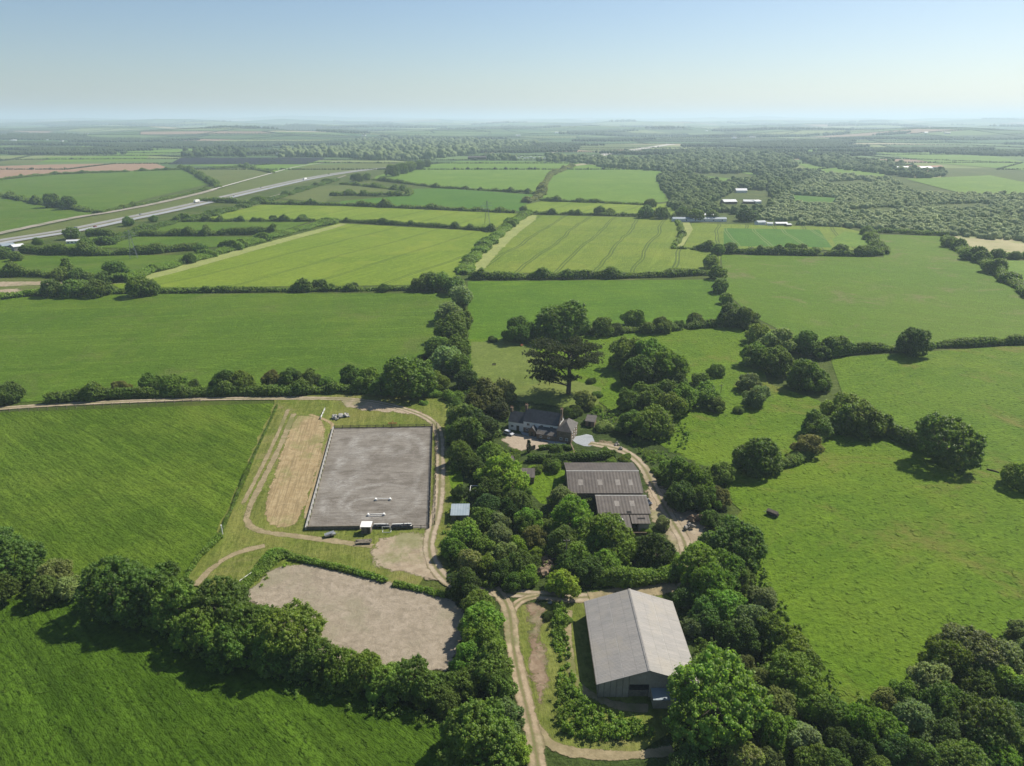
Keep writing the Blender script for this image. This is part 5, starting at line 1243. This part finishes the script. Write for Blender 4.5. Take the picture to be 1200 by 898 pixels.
plain_shed('narrow brown roofed outhouse at the edge of the garden wood', 593, 553, 3.2, 4.6, 2.2, M_GREYROOF, M_STONE, .2, .9)
plain_shed('stone outhouse hidden among shrubs behind the farmhouse', 686, 500, 3.4, 4.2, 2.2, M_SLATE2, M_STONE, -.3, .8)
def frame_():
    x, y, _ = P(551, 584); r_ = empty('pergola', (x, y, .2)); tag(r_, 'white metal frame structure in the gap of the garden wood', 'frame'); m = MB()
    for a in (0, 2.9):
        for b in (0, 3.2): m.bar((a, b, 0), (a, b, 2.4), .09)
    m.bar((0, 0, 2.4), (2.9, 0, 2.4), .09).bar((0, 3.2, 2.4), (2.9, 3.2, 2.4), .09).bar((0, 0, 2.4), (0, 3.2, 2.4), .09).bar((2.9, 0, 2.4), (2.9, 3.2, 2.4), .09)
    part('frame', m, M_WHITE, r_); part('shelf', MB().box(.3, 1.5, .5, 1.4, .7, .85).box(.4, 1.2, .6, 1.2, .86, 1.3), M_WHITE, r_)
frame_()
# ---- farmhouse
def house():
    r_ = empty('farmhouse', (4.3, 233.5, .22), R(-20)); tag(r_, 'long white and stone farmhouse with slate roofs and chimneys', 'house')
    def gab(x0, x1, y0, y1, e, rg, wallmat, roofmat, z0=0, stone=None, oh=.25):
        W, D = x1-x0, y1-y0; ym = (y0+y1)/2; m = MB().box(x0+.3, x1-.3, y0, y0+.3, z0, e-.15).box(x0+.3, x1-.3, y1-.3, y1, z0, e-.15)
        for xa in (x0, x1-.29):
            k = len(m.v); pr = [(y0, z0), (y1, z0), (y1, e-.15), (ym, rg-.15), (y0, e-.15)]
            m.v += [(xa, a, b) for a, b in pr] + [(xa+.29, a, b) for a, b in pr]
            m.f += [tuple(k+i for i in (0, 4, 3, 2, 1)), tuple(k+5+i for i in (0, 1, 2, 3, 4))] + [(k+i, k+(i+1) % 5, k+5+(i+1) % 5, k+5+i) for i in range(5)]
        part('wall', m, wallmat, r_)
        s = (rg-e)/(D/2)
        return part('roof', MB().slab([(x0-.12, y0-oh, e-oh*s), (x1+.12, y0-oh, e-oh*s), (x1+.12, ym, rg), (x0-.12, ym, rg)], .12).slab([(x0-.12, ym+.01, rg), (x1+.12, ym+.01, rg), (x1+.12, y1+oh, e-oh*s), (x0-.12, y1+oh, e-oh*s)], .12), roofmat, r_)
    main = gab(0, 13.7, 0, 7, 4.9, 8.4, M_RENDER, M_SLATE)
    gab(-6.2, -.02, .6, 6.9, 3.6, 6.5, M_RENDER, M_SLATE)
    part('plinth', MB().box(.0, 13.7, -.06, -.004, 0, 2.1), M_STONE, r_)
    # right cross wing with a hipped roof
    x0, x1, y0, y1, e, rg = 14.0, 19.4, -3.4, 5.6, 4.6, 7.2
    part('wall', MB().box(x0, x1, y0, y0+.3, 0, e-.1).box(x0, x0+.3, y0+.31, y1, 0, e-.1).box(x1-.3, x1, y0+.31, y1, 0, e-.1).box(x0+.31, x1-.31, y1-.3, y1, 0, e-.1), M_STONE, r_)
    xm = (x0+x1)/2; o_ = .25; a, b, c, d = (x0-o_, y0-o_, e-.1), (x1+o_, y0-o_, e-.1), (x1+o_, y1+o_, e-.1), (x0-o_, y1+o_, e-.1); p, q = (xm, y0+3.2, rg), (xm, y1-2.7, rg)
    k = MB(); k.v = [a, b, c, d, p, q]; k.f = [(0, 1, 4), (1, 2, 5, 4), (2, 3, 5), (3, 0, 4, 5), (3, 2, 1, 0)]; part('roof', k, M_SLATE2, r_)
    # lean-to along the front, stone front wall
    part('wall', MB().box(6.3, 13.9, -3.6, -3.3, 0, 2.0).box(6.3, 6.6, -3.29, -.08, 0, 2.3), M_STONE, r_)
    part('roof', MB().slab([(6.1, -3.9, 2.1), (13.9, -3.9, 2.1), (13.9, -2.2, 2.75), (6.1, -2.2, 2.75)], .08), M_SLATE2, r_)
    part('roof', MB().slab([(6.1, -2.19, 2.76), (12.2, -2.19, 2.76), (12.2, -.07, 3.6), (6.1, -.07, 3.6)], .08), M_SLATE, r_)
    part('roof', MB().slab([(12.22, -2.19, 2.76), (13.95, -2.19, 2.76), (13.95, -.07, 3.6), (12.22, -.07, 3.6)], .08), M_SLATE2, r_)
    # porch
    part('wall', MB().box(2.9, 5.5, -2.4, -2.1, 0, 2.2).box(2.9, 3.1, -2.09, -.08, 0, 2.2).box(5.3, 5.5, -2.09, -.08, 0, 2.2), M_STONE, r_)
    part('gable', (lambda m: (m.v.extend([(2.9, -2.38, 2.2), (5.5, -2.38, 2.2), (4.2, -2.38, 3.7), (2.9, -2.15, 2.2), (5.5, -2.15, 2.2), (4.2, -2.15, 3.7)]), m.f.extend([(0, 1, 2), (5, 4, 3), (0, 3, 4, 1), (1, 4, 5, 2), (2, 5, 3, 0)]), m)[2])(MB()), M_STONE, r_)
    part('roof', MB().slab([(2.6, -2.6, 2.05), (4.2, -2.6, 3.85), (4.2, -.07, 3.85), (2.6, -.07, 2.05)], .1).slab([(4.21, -2.6, 3.85), (5.8, -2.6, 2.05), (5.8, -.07, 2.05), (4.21, -.07, 3.85)], .1), M_SLATE, r_)
    part('door', MB().box(3.7, 4.7, -2.46, -2.41, 0, 2.0), M_WOODD, r_)
    part('door', MB().box(-3.0, -1.9, .52, .59, 0, 2.1), M_WOODD, r_)
    for x in (1.3, 6.6, 10.4): window(r_, x, x+1.2, -.005, 3.0, 4.1)
    window(r_, -5.2, -4.1, .595, 1.1, 2.2); window(r_, 1.0, 2.0, -.065, .8, 1.8)
    for y in (-2.2, .5, 3.2): window(r_, y, y+.95, x1+.005, 2.9, 4.0, 'x'); window(r_, y, y+.95, x1+.005, .8, 2.0, 'x')
    for x in (15.2, 17.4): window(r_, x, x+.9, y0-.005, .9, 1.9)
    for x in (7.6, 10.6): window(r_, x, x+.9, -3.605, .7, 1.5)
    for x, y, top, wd in ((-6.0, 3.75, 7.7, .42), (0, 3.5, 9.7, .45), (13.7, 3.5, 10.0, .42)):
        ch = part('chimney', MB().box(x-wd, x+wd, y-.45, y+.45, 5.6, top).box(x-wd-.1, x+wd+.1, y-.55, y+.55, top, top+.15), M_STONE, main)
        for s in (-.28, .28): part('chimney_pot', MB().bar((x+s, y, top+.15), (x+s, y, top+.7), .14, 8, .11), M_BRICKR, ch)
    part('parapet', MB().slab([(13.6, -.35, 4.85), (14.0, -.35, 4.85), (14.0, 3.5, 8.8), (13.6, 3.5, 8.8)], .3), M_STONE, r_)
house()
fence('low stone garden wall from the farmhouse corner to the hedge', None, None, pts=[P(668, 524)[:2], P(671, 531)[:2], P(672, 536)[:2]], h=1.2, step=3, rails=(), mat=M_STONE, board=(1.2, M_STONE, .4), group='garden walls')
fence('brown stone wall beside the farmyard gate', None, None, pts=[P(622, 529)[:2], P(627, 527)[:2]], h=1.6, step=3, rails=(), mat=M_STONE, board=(1.6, M_STONE, .4), group='garden walls')
# ---- cars
def car(label, px, py, rz, col, z=.27, name='parked_car', group='cars parked at the farm', L=4.3, W=1.8, H_=1.5, loc=None):
    x, y, _ = P(px, py, z) if loc is None else (*loc, 0)
    r_ = empty(name, (x, y, z), rz); tag(r_, label, 'car', group)
    bm = bmesh.new(); prof = [(-.5, .28), (-.5, .62), (-.46, .72), (-.22, .78), (.0, .80), (.27, .76), (.47, .66), (.5, .5), (.5, .28)]
    vs = []
    for s in (-.5, -.47, .47, .5):
        k = .92 if abs(s) == .5 else 1
        vs.append([bm.verts.new((a*L*k, s*W, (.28 + (b-.28)*k)*H_/1.5*1.0)) for a, b in prof])
    for r0, r1 in zip(vs[:-1], vs[1:]):
        for i in range(len(prof)): j = (i+1) % len(prof); bm.faces.new((r0[i], r0[j], r1[j], r1[i]))
    bm.faces.new(vs[0][::-1]); bm.faces.new(vs[-1]); bmesh.ops.recalc_face_normals(bm, faces=bm.faces)
    paint = flat_mat('car_paint', col, .25, .05, spec=.6, metal=.2)
    me = bpy.data.meshes.new('body'); bm.to_mesh(me); bm.free(); me.materials.append(paint); link('body', me, r_)
    def cab(z0, z1, a, b, c_, d_, w0, w1):
        m = MB(); m.v = [(a*L, -w0*W, z0), (b*L, -w0*W, z0), (b*L, w0*W, z0), (a*L, w0*W, z0), (c_*L, -w1*W, z1), (d_*L, -w1*W, z1), (d_*L, w1*W, z1), (c_*L, w1*W, z1)]
        m.f = [(0,3,2,1), (4,5,6,7), (0,1,5,4), (1,2,6,5), (2,3,7,6), (3,0,4,7)]; return m
    part('window', cab(.78, 1.34, -.44, .26, -.36, .10, .46, .38), M_GLASS, r_)
    part('roof', cab(1.345, 1.42, -.37, .11, -.34, .07, .385, .35), paint, r_)
    for a in (-.31, .31):
        for s in (-1, 1):
            wh = MB().bar((a*L, s*W*.42, .33), (a*L, s*W*.51, .33), .33, 14).build('wheel', M_RUBBER, r_)
            MB().bar((a*L, s*W*.51, .33), (a*L, s*W*.52, .33), .19, 10).build('rim', M_STEEL, wh)
    for s in (-1, 1):
        MB().box(.475*L, .503*L, s*W*.36-.18, s*W*.36+.18, .55, .68).build('headlight', M_WHITE, r_)
        MB().box(-.505*L, -.49*L, s*W*.38-.15, s*W*.38+.15, .58, .72).build('tail_light', M_BRICKR, r_)
car('silver car parked on the gravel in front of the farmhouse', 596, 509, R(-38), (.55, .57, .60))
car('dark blue car parked beside the big dark shed', 757, 589, R(-65), (.03, .04, .06), .3)
# ---- things in the pastures
def feeder():
    x, y, _ = P(905, 605); r_ = empty('cattle_feeder', (x, y, .25), R(-45)); tag(r_, 'dark metal feeder trough standing in the right pasture', 'feeder')
    part('trough', MB().box(-1.7, 1.7, -.6, -.5, .35, 1.0).box(-1.7, 1.7, .5, .6, .35, 1.0).box(-1.7, -1.6, -.5, .5, .35, 1.0).box(1.6, 1.7, -.5, .5, .35, 1.0).box(-1.6, 1.6, -.5, .5, .35, .42), M_WOODD, r_)
    for a in (-1.5, 1.5):
        for b in (-.45, .45): MB().bar((a, b, 0), (a, b, .35), .06).build('leg', M_STEEL, r_)
    part('drawbar', MB().bar((-1.7, 0, .4), (-2.9, .1, .2), .06), M_STEEL, r_)
    part('roof', MB().slab([(-1.8, -.7, 1.3), (1.5, -.7, 1.25), (1.5, .65, 1.5), (-1.8, .65, 1.55)], .06), M_WOODD, r_)
    for a in (-1.6, 1.4): MB().bar((a, 0, .9), (a, 0, 1.36), .05).build('post', M_STEEL, r_)
feeder()
def log_(px, py, L, r0, rz, label, mat=None):
    x, y, _ = P(px, py); m = MB().bar((0, 0, r0), (L*.5, .1, r0*1.05), r0, 10, r0*.92).bar((L*.5, .1, r0*1.05), (L, -.05, r0*.8), r0*.92, 10, r0*.7).bar((L*.3, .1, r0*1.3), (L*.42, .9, r0*1.9), r0*.25, 6, r0*.12)
    tag(m.build('log', mat or M_WOODD, None, (x, y, .08), rz), label, 'log')
log_(1156, 551, 3.6, .28, R(-40), 'dark fallen log in the pasture right of the big round tree')
def bench(px, py, label, col, rz=0):
    x, y, _ = P(px, py); r_ = empty('garden_bench', (x, y, .2), rz); tag(r_, label, 'bench')
    part('seat', MB().box(-.9, .9, -.25, .25, .42, .48), col, r_); part('backrest', MB().slab([(-.9, .26, .5), (.9, .26, .5), (.9, .40, .98), (-.9, .40, .98)], .04), col, r_)
    for a in (-.8, .8): MB().box(a-.05, a+.05, -.22, .22, 0, .42).build('leg', col, r_)
bench(579, 429, 'dark garden bench in the middle of the round lawn', M_WOODD)
bench(612, 406, 'rusty brown bench at the far corner of the round lawn', M_RUST, .8)
lumpy('boulder', 'pale boulder on the bare soil yard below the lane', 'boulder', [P(807, 620)[:2]], 1.3, M_ROCK, 8, .8, n=5)
lumpy('soil_heap', 'brown soil heap at the shady edge of the bare yard', 'heap', [P(814, 612)[:2], P(822, 611)[:2]], 1.5, M_STONE, 9, .6, n=12)
lumpy('stone_pile', 'pile of pale stones beside the drive right of the farmhouse', 'pile', [P(723, 522)[:2], P(728, 527)[:2]], .9, M_ROCK, 10, .6, n=10)
lumpy('straw_heap', 'pale straw heap below the lone tree at the track fork', 'heap', [P(645, 709)[:2]], .8, M_CONC, 11, .6, n=6)
lumpy('branch_pile', 'heap of dead brushwood in the thicket by the track fork', 'pile', [P(636, 672)[:2], P(640, 664)[:2], P(643, 655)[:2]], 1.6, M_STONE, 12, .4, n=14)
# ---- motorway traffic
def on_mw(px, off):
    best = None
    for a, b, pa, pb in zip(g[:-1], g[1:], MW[:-1], MW[1:]):
        if pa[0] <= px <= pb[0]:
            t = (px - pa[0])/(pb[0]-pa[0]); q = a + (b-a)*t; d = (b-a)/np.linalg.norm(b-a); return q + np.array([-d[1], d[0]])*off, math.atan2(d[1], d[0])
def lorry(px, off, col, label, L=13, flip=False):
    q, a = on_mw(px, off); r_ = empty('lorry', (*q, .98), a + (math.pi if flip else 0)); tag(r_, label, 'lorry', 'lorries on the motorway')
    part('trailer_box', MB().box(-L*.5, L*.28, -1.3, 1.3, 1.1, 4.0), col, r_)
    cb = part('cab', MB().box(L*.31, L*.47, -1.25, 1.25, .6, 3.3), M_WHITE, r_); part('windscreen', MB().box(L*.471, L*.475, -1.1, 1.1, 1.8, 2.9), M_GLASS, cb)
    part('chassis', MB().box(-L*.48, L*.46, -.5, .5, .6, 1.08), M_DARK, r_)
    for x in (-.40, -.31, .2, .40):
        for s in (-1, 1): MB().bar((x*L, s*.95, .5), (x*L, s*1.28, .5), .5, 12).build('wheel', M_RUBBER, r_)
lorry(235, 7.5, M_WHITE, 'white lorry on the nearer part of the motorway')
lorry(352, -8, M_WHITE, 'white lorry farther along the motorway by the trees', 15, True)
for i, (px, off, c_, d_) in enumerate(((95, 7, (.05, .07, .12), 'dark blue car on the motorway nearest the white cabin'), (103, -8, (.3, .02, .02), 'dark red car just right of the blue car on the motorway'), (170, 7, (.4, .4, .42), 'grey car alone on the middle of the motorway'), (268, -7, (.6, .6, .6), 'pale car between the two lorries on the motorway'), (70, -8, (.1, .1, .1), 'black car at the left end of the motorway'), (388, 7, (.05, .05, .06), 'dark car at the far bend of the motorway'), (310, 8, (.5, .5, .5), 'silver car behind the farther lorry'))):
    q, a = on_mw(px, off); car(d_, 0, 0, a, c_, .98, 'car', 'cars on the motorway', loc=q)
# ---- pylons
def pylon(px, py, h_, label, rz=.3, t=.14):
    x, y, _ = P(px, py); r_ = empty('pylon', (x, y, 0), rz); tag(r_, label, 'pylon', 'electricity pylons'); m = MB(); b = h_*.11
    w_ = lambda z: b*(1 - z/h_)**1.3 + .35
    zs = [h_*k/8 for k in range(9)]
    for z0, z1 in zip(zs[:-1], zs[1:]):
        for sx, sy in ((-1, -1), (1, -1), (1, 1), (-1, 1)):
            m.bar((sx*w_(z0), sy*w_(z0), z0), (sx*w_(z1), sy*w_(z1), z1), t, 4)
            m.bar((sx*w_(z0), sy*w_(z0), z0), (-sx*w_(z1) if sx*sy > 0 else sx*w_(z1), sy*w_(z1) if sx*sy > 0 else -sy*w_(z1), z1), t*.6, 4)
    part('tower', m, M_STEEL, r_)
    for k, (z, L) in enumerate(((.66, .20), (.78, .26), (.90, .18))):
        a = MB().bar((-h_*L, 0, h_*z), (h_*L, 0, h_*z), t, 4).bar((-h_*L, 0, h_*z), (0, 0, h_*(z+.05)), t*.7, 4).bar((h_*L, 0, h_*z), (0, 0, h_*(z+.05)), t*.7, 4)
        for s in (-1, 1): a.bar((s*h_*L, 0, h_*z), (s*h_*L, 0, h_*(z-.04)), t*.9, 4)
        part('crossarm', a, M_STEEL, r_)
pylon(157, 303, 24, 'lattice pylon among the strip fields near the motorway', .4, .11)
pylon(571, 264, 27, 'lattice pylon in the corn strip at the centre', .2, .13)
for k, (px, py, h_) in enumerate(((927, 160, 50), (978, 161, 48), (1022, 160, 50), (1075, 160, 52), (1086, 161, 52), (912, 159, 40))):
    pylon(px, py, h_, ['first', 'second', 'third', 'fourth', 'last', 'small'][k] + ' hazy pylon in the line near the right horizon', .5*k, .5)
# ---- buildings in the distance
def block(label, px, py, w_, d_, e, rise, wall, roof, rz=0, name='shed', cat='building', group=None, win=0):
    x, y, _ = P(px, py); r_ = empty(name, (x, y, hgt(x, y)), rz); tag(r_, label, cat, group); rg = e + rise
    m = MB().box(-w_/2, w_/2, 0, d_, 0, e-.15)
    k = len(m.v); m.v += [(-w_/2+.1, .1, e-.149), (-w_/2+.1, d_-.1, e-.149), (-w_/2+.1, d_/2, rg-.25), (w_/2-.1, .1, e-.149), (w_/2-.1, d_-.1, e-.149), (w_/2-.1, d_/2, rg-.25)]
    m.f += [(k, k+2, k+1), (k+3, k+4, k+5)]
    part('wall', m, wall, r_)
    part('roof', MB().slab([(-w_/2-.3, -.3, e-.05), (w_/2+.3, -.3, e-.05), (w_/2+.3, d_/2, rg), (-w_/2-.3, d_/2, rg)], .12).slab([(-w_/2-.3, d_/2+.01, rg), (w_/2+.3, d_/2+.01, rg), (w_/2+.3, d_+.3, e-.05), (-w_/2-.3, d_+.3, e-.05)], .12), roof, r_)
    for i in range(win):
        xw = -w_/2 + w_*(i+.5)/win; part('window', MB().box(xw-.6, xw+.6, -.05, -.003, e*.35, e*.75), M_GLASS, r_)
    return r_
M_WROOF = flat_mat('white_sheet_roof', (.62, .63, .64), .45, .1)
block('long low white shed at the corner of the striped crop', 820, 260, 62, 9, 3.2, 1.6, M_RENDER, M_BLUEROOF, R(-1), win=6)
block('short white building behind the long low white shed', 828, 256.5, 20, 8, 4.2, 1.8, M_RENDER, M_WROOF)
block('white roofed building left of the pair in the copse', 856, 239.5, 19, 14, 3.5, 2.5, M_STONE, M_WROOF, .1)
block('white roofed building right of the pair in the copse', 878, 239, 16, 12, 3.2, 2, M_STONE, M_WROOF, -.2)
block('low bright white roof at the right end of the copse', 889, 239, 11, 12, 3.5, 1.5, M_RENDER, M_WROOF, .5)
block('single white roofed house high in the copse', 869, 226, 18, 10, 3.5, 3, M_RENDER, M_WROOF)
block('white workshop at the field edge below the dark tree', 893, 264, 10, 8, 3.2, 1.5, M_RENDER, M_BLUEROOF, .2)
block('white cabin beside the workshop at the wood edge', 902, 265, 6, 5, 2.8, 1, M_RENDER, M_WROOF, -.3)
block('low grey shed at the right end of the wood edge yard', 916, 265, 13, 6, 2.8, 1.2, M_CONC, M_WROOF, 0)
block('small tan roofed cabin in the wood edge yard', 925, 266, 6, 5, 2.4, 1, M_STONE, M_BLUEROOF, .3)
block('dark wide shed on the skyline beyond the light hill field', 559, 187, 55, 22, 6, 3, M_WOODD, M_GREYROOF)
block('long white warehouse in the hazy left valley', 422, 178, 60, 25, 7, 2, M_RENDER, M_WROOF)
block('white cabin with dark doorways beside the motorway', 87, 286, 13, 5, 2.8, 1, M_RENDER, M_WROOF, .25, win=4)
block('white roofed depot building at the left edge of the motorway', 24, 294, 9, 12, 4, 1.5, M_CONC, M_WROOF, .9)
block('blue-grey roofed depot building at the left edge', 12, 293, 10, 12, 4, 1.5, M_CONC, M_BLUEROOF, .9)
for k, (px, py, w_, c_) in enumerate(((1058, 200, 30, 0), (1072, 199, 34, 1), (1086, 200, 30, 0), (1098, 199, 40, 1), (1092, 205, 20, 2))):
    block(['leftmost white roofed', 'second tan roofed', 'middle pale', 'large red roofed', 'small red roofed'][k] + ' farm building in the right distance', px, py, w_, 18, 6, 3, M_RENDER, (M_WROOF, M_BRICKR, M_BRICKR)[c_], .1*k, 'farm_building')
field([(1060, 204), (1105, 204), (1100, 211), (1078, 210)], m_tan, .7)
rv = random.Random(21)
CARAV = None
for k in range(11):
    px = 604 + k*3.6; c_ = block('white caravan in the row on the skyline field', px, 186 + rv.uniform(-1.2, .6), 7.5, 3, 3, .5, M_WHITE, M_WROOF, rv.uniform(-.3, .3), 'caravan', 'caravan', 'caravans on the skyline field')
for k in range(34):
    px = rv.uniform(-5, 110) if k < 22 else rv.uniform(325, 352); py = rv.uniform(163, 170) if k < 22 else rv.uniform(179, 185)
    block('pale house of the hazy village at far left' if k < 22 else 'white house in the hazy hamlet above the solar panels', px, py, rv.uniform(12, 18), 10, 6, 3.5, M_RENDER, rv.choice((M_SLATE, M_SLATE2, M_WROOF)), rv.uniform(-.8, .8), 'house', 'house', 'houses of the far village' if k < 22 else 'houses of the far hamlet')
for k in range(16):
    block('tiny pale building scattered in the hazy far countryside', rv.uniform(380, 1150), rv.uniform(156, 168), rv.uniform(18, 40), 14, 6, 3, M_RENDER, rv.choice((M_WROOF, M_SLATE2)), rv.uniform(-.5, .5), 'far_building', 'building', 'far scattered buildings')
def solar():
    m = MB(); fr = MB(); n = 0
    P0 = P(198, 193); P1 = P(362, 192.5); yb = P(198, 185.5)[1]
    y = P0[1]
    rows = 0
    M_SOL = flat_mat('solar_glass', (.03, .034, .045), .6, .1, spec=.2)
    while y < yb and rows < 19:
        x0 = P0[0] + (y - P0[1])*-.35; x1 = P1[0] + (y - P0[1])*-.1
        root = empty('solar_panel_row', (x0, y, 0)); tag(root, 'long row of dark solar panels facing the camera', 'solar panels', 'rows of the solar farm')
        part('panel', MB().slab([(0, 0, .8), (x1-x0, 0, .8), (x1-x0, 3.4, 2.6), (0, 3.4, 2.6)], .06), M_SOL, root)
        f = MB()
        for q in range(0, int(x1-x0), 40): f.bar((q+1, 1.7, 0), (q+1, 1.7, 1.6), .1, 4)
        part('post', f, M_STEEL, root); root['label'] = (ORD + ['last'])[rows].replace('leftmost', 'nearest') + ' row of dark solar panels counted from the near edge'; y += 17; rows += 1
solar()
# ------------------------------------------------------------------ haze
def haze():
    m = MB(); m.box(-36000, 36000, -1500, 41000, -2, 300); mt = bpy.data.materials.new('haze'); mt.use_nodes = True
    t = mt.node_tree; t.nodes.remove(t.nodes['Principled BSDF']); v = t.nodes.new('ShaderNodeVolumePrincipled')
    v.inputs['Color'].default_value = (.68, .84, 1.0, 1); v.inputs['Density'].default_value = HAZE_DENSITY
    v.inputs['Anisotropy'].default_value = .2; t.links.new(v.outputs[0], t.nodes['Material Output'].inputs['Volume'])
    o = m.build('haze', mt); tag(o, kind='stuff'); o['label'] = 'pale summer haze over the whole landscape'; o['category'] = 'haze'
haze()
for o in bpy.data.objects:
    for k in ('_px', '_d'):
        if k in o: del o[k]
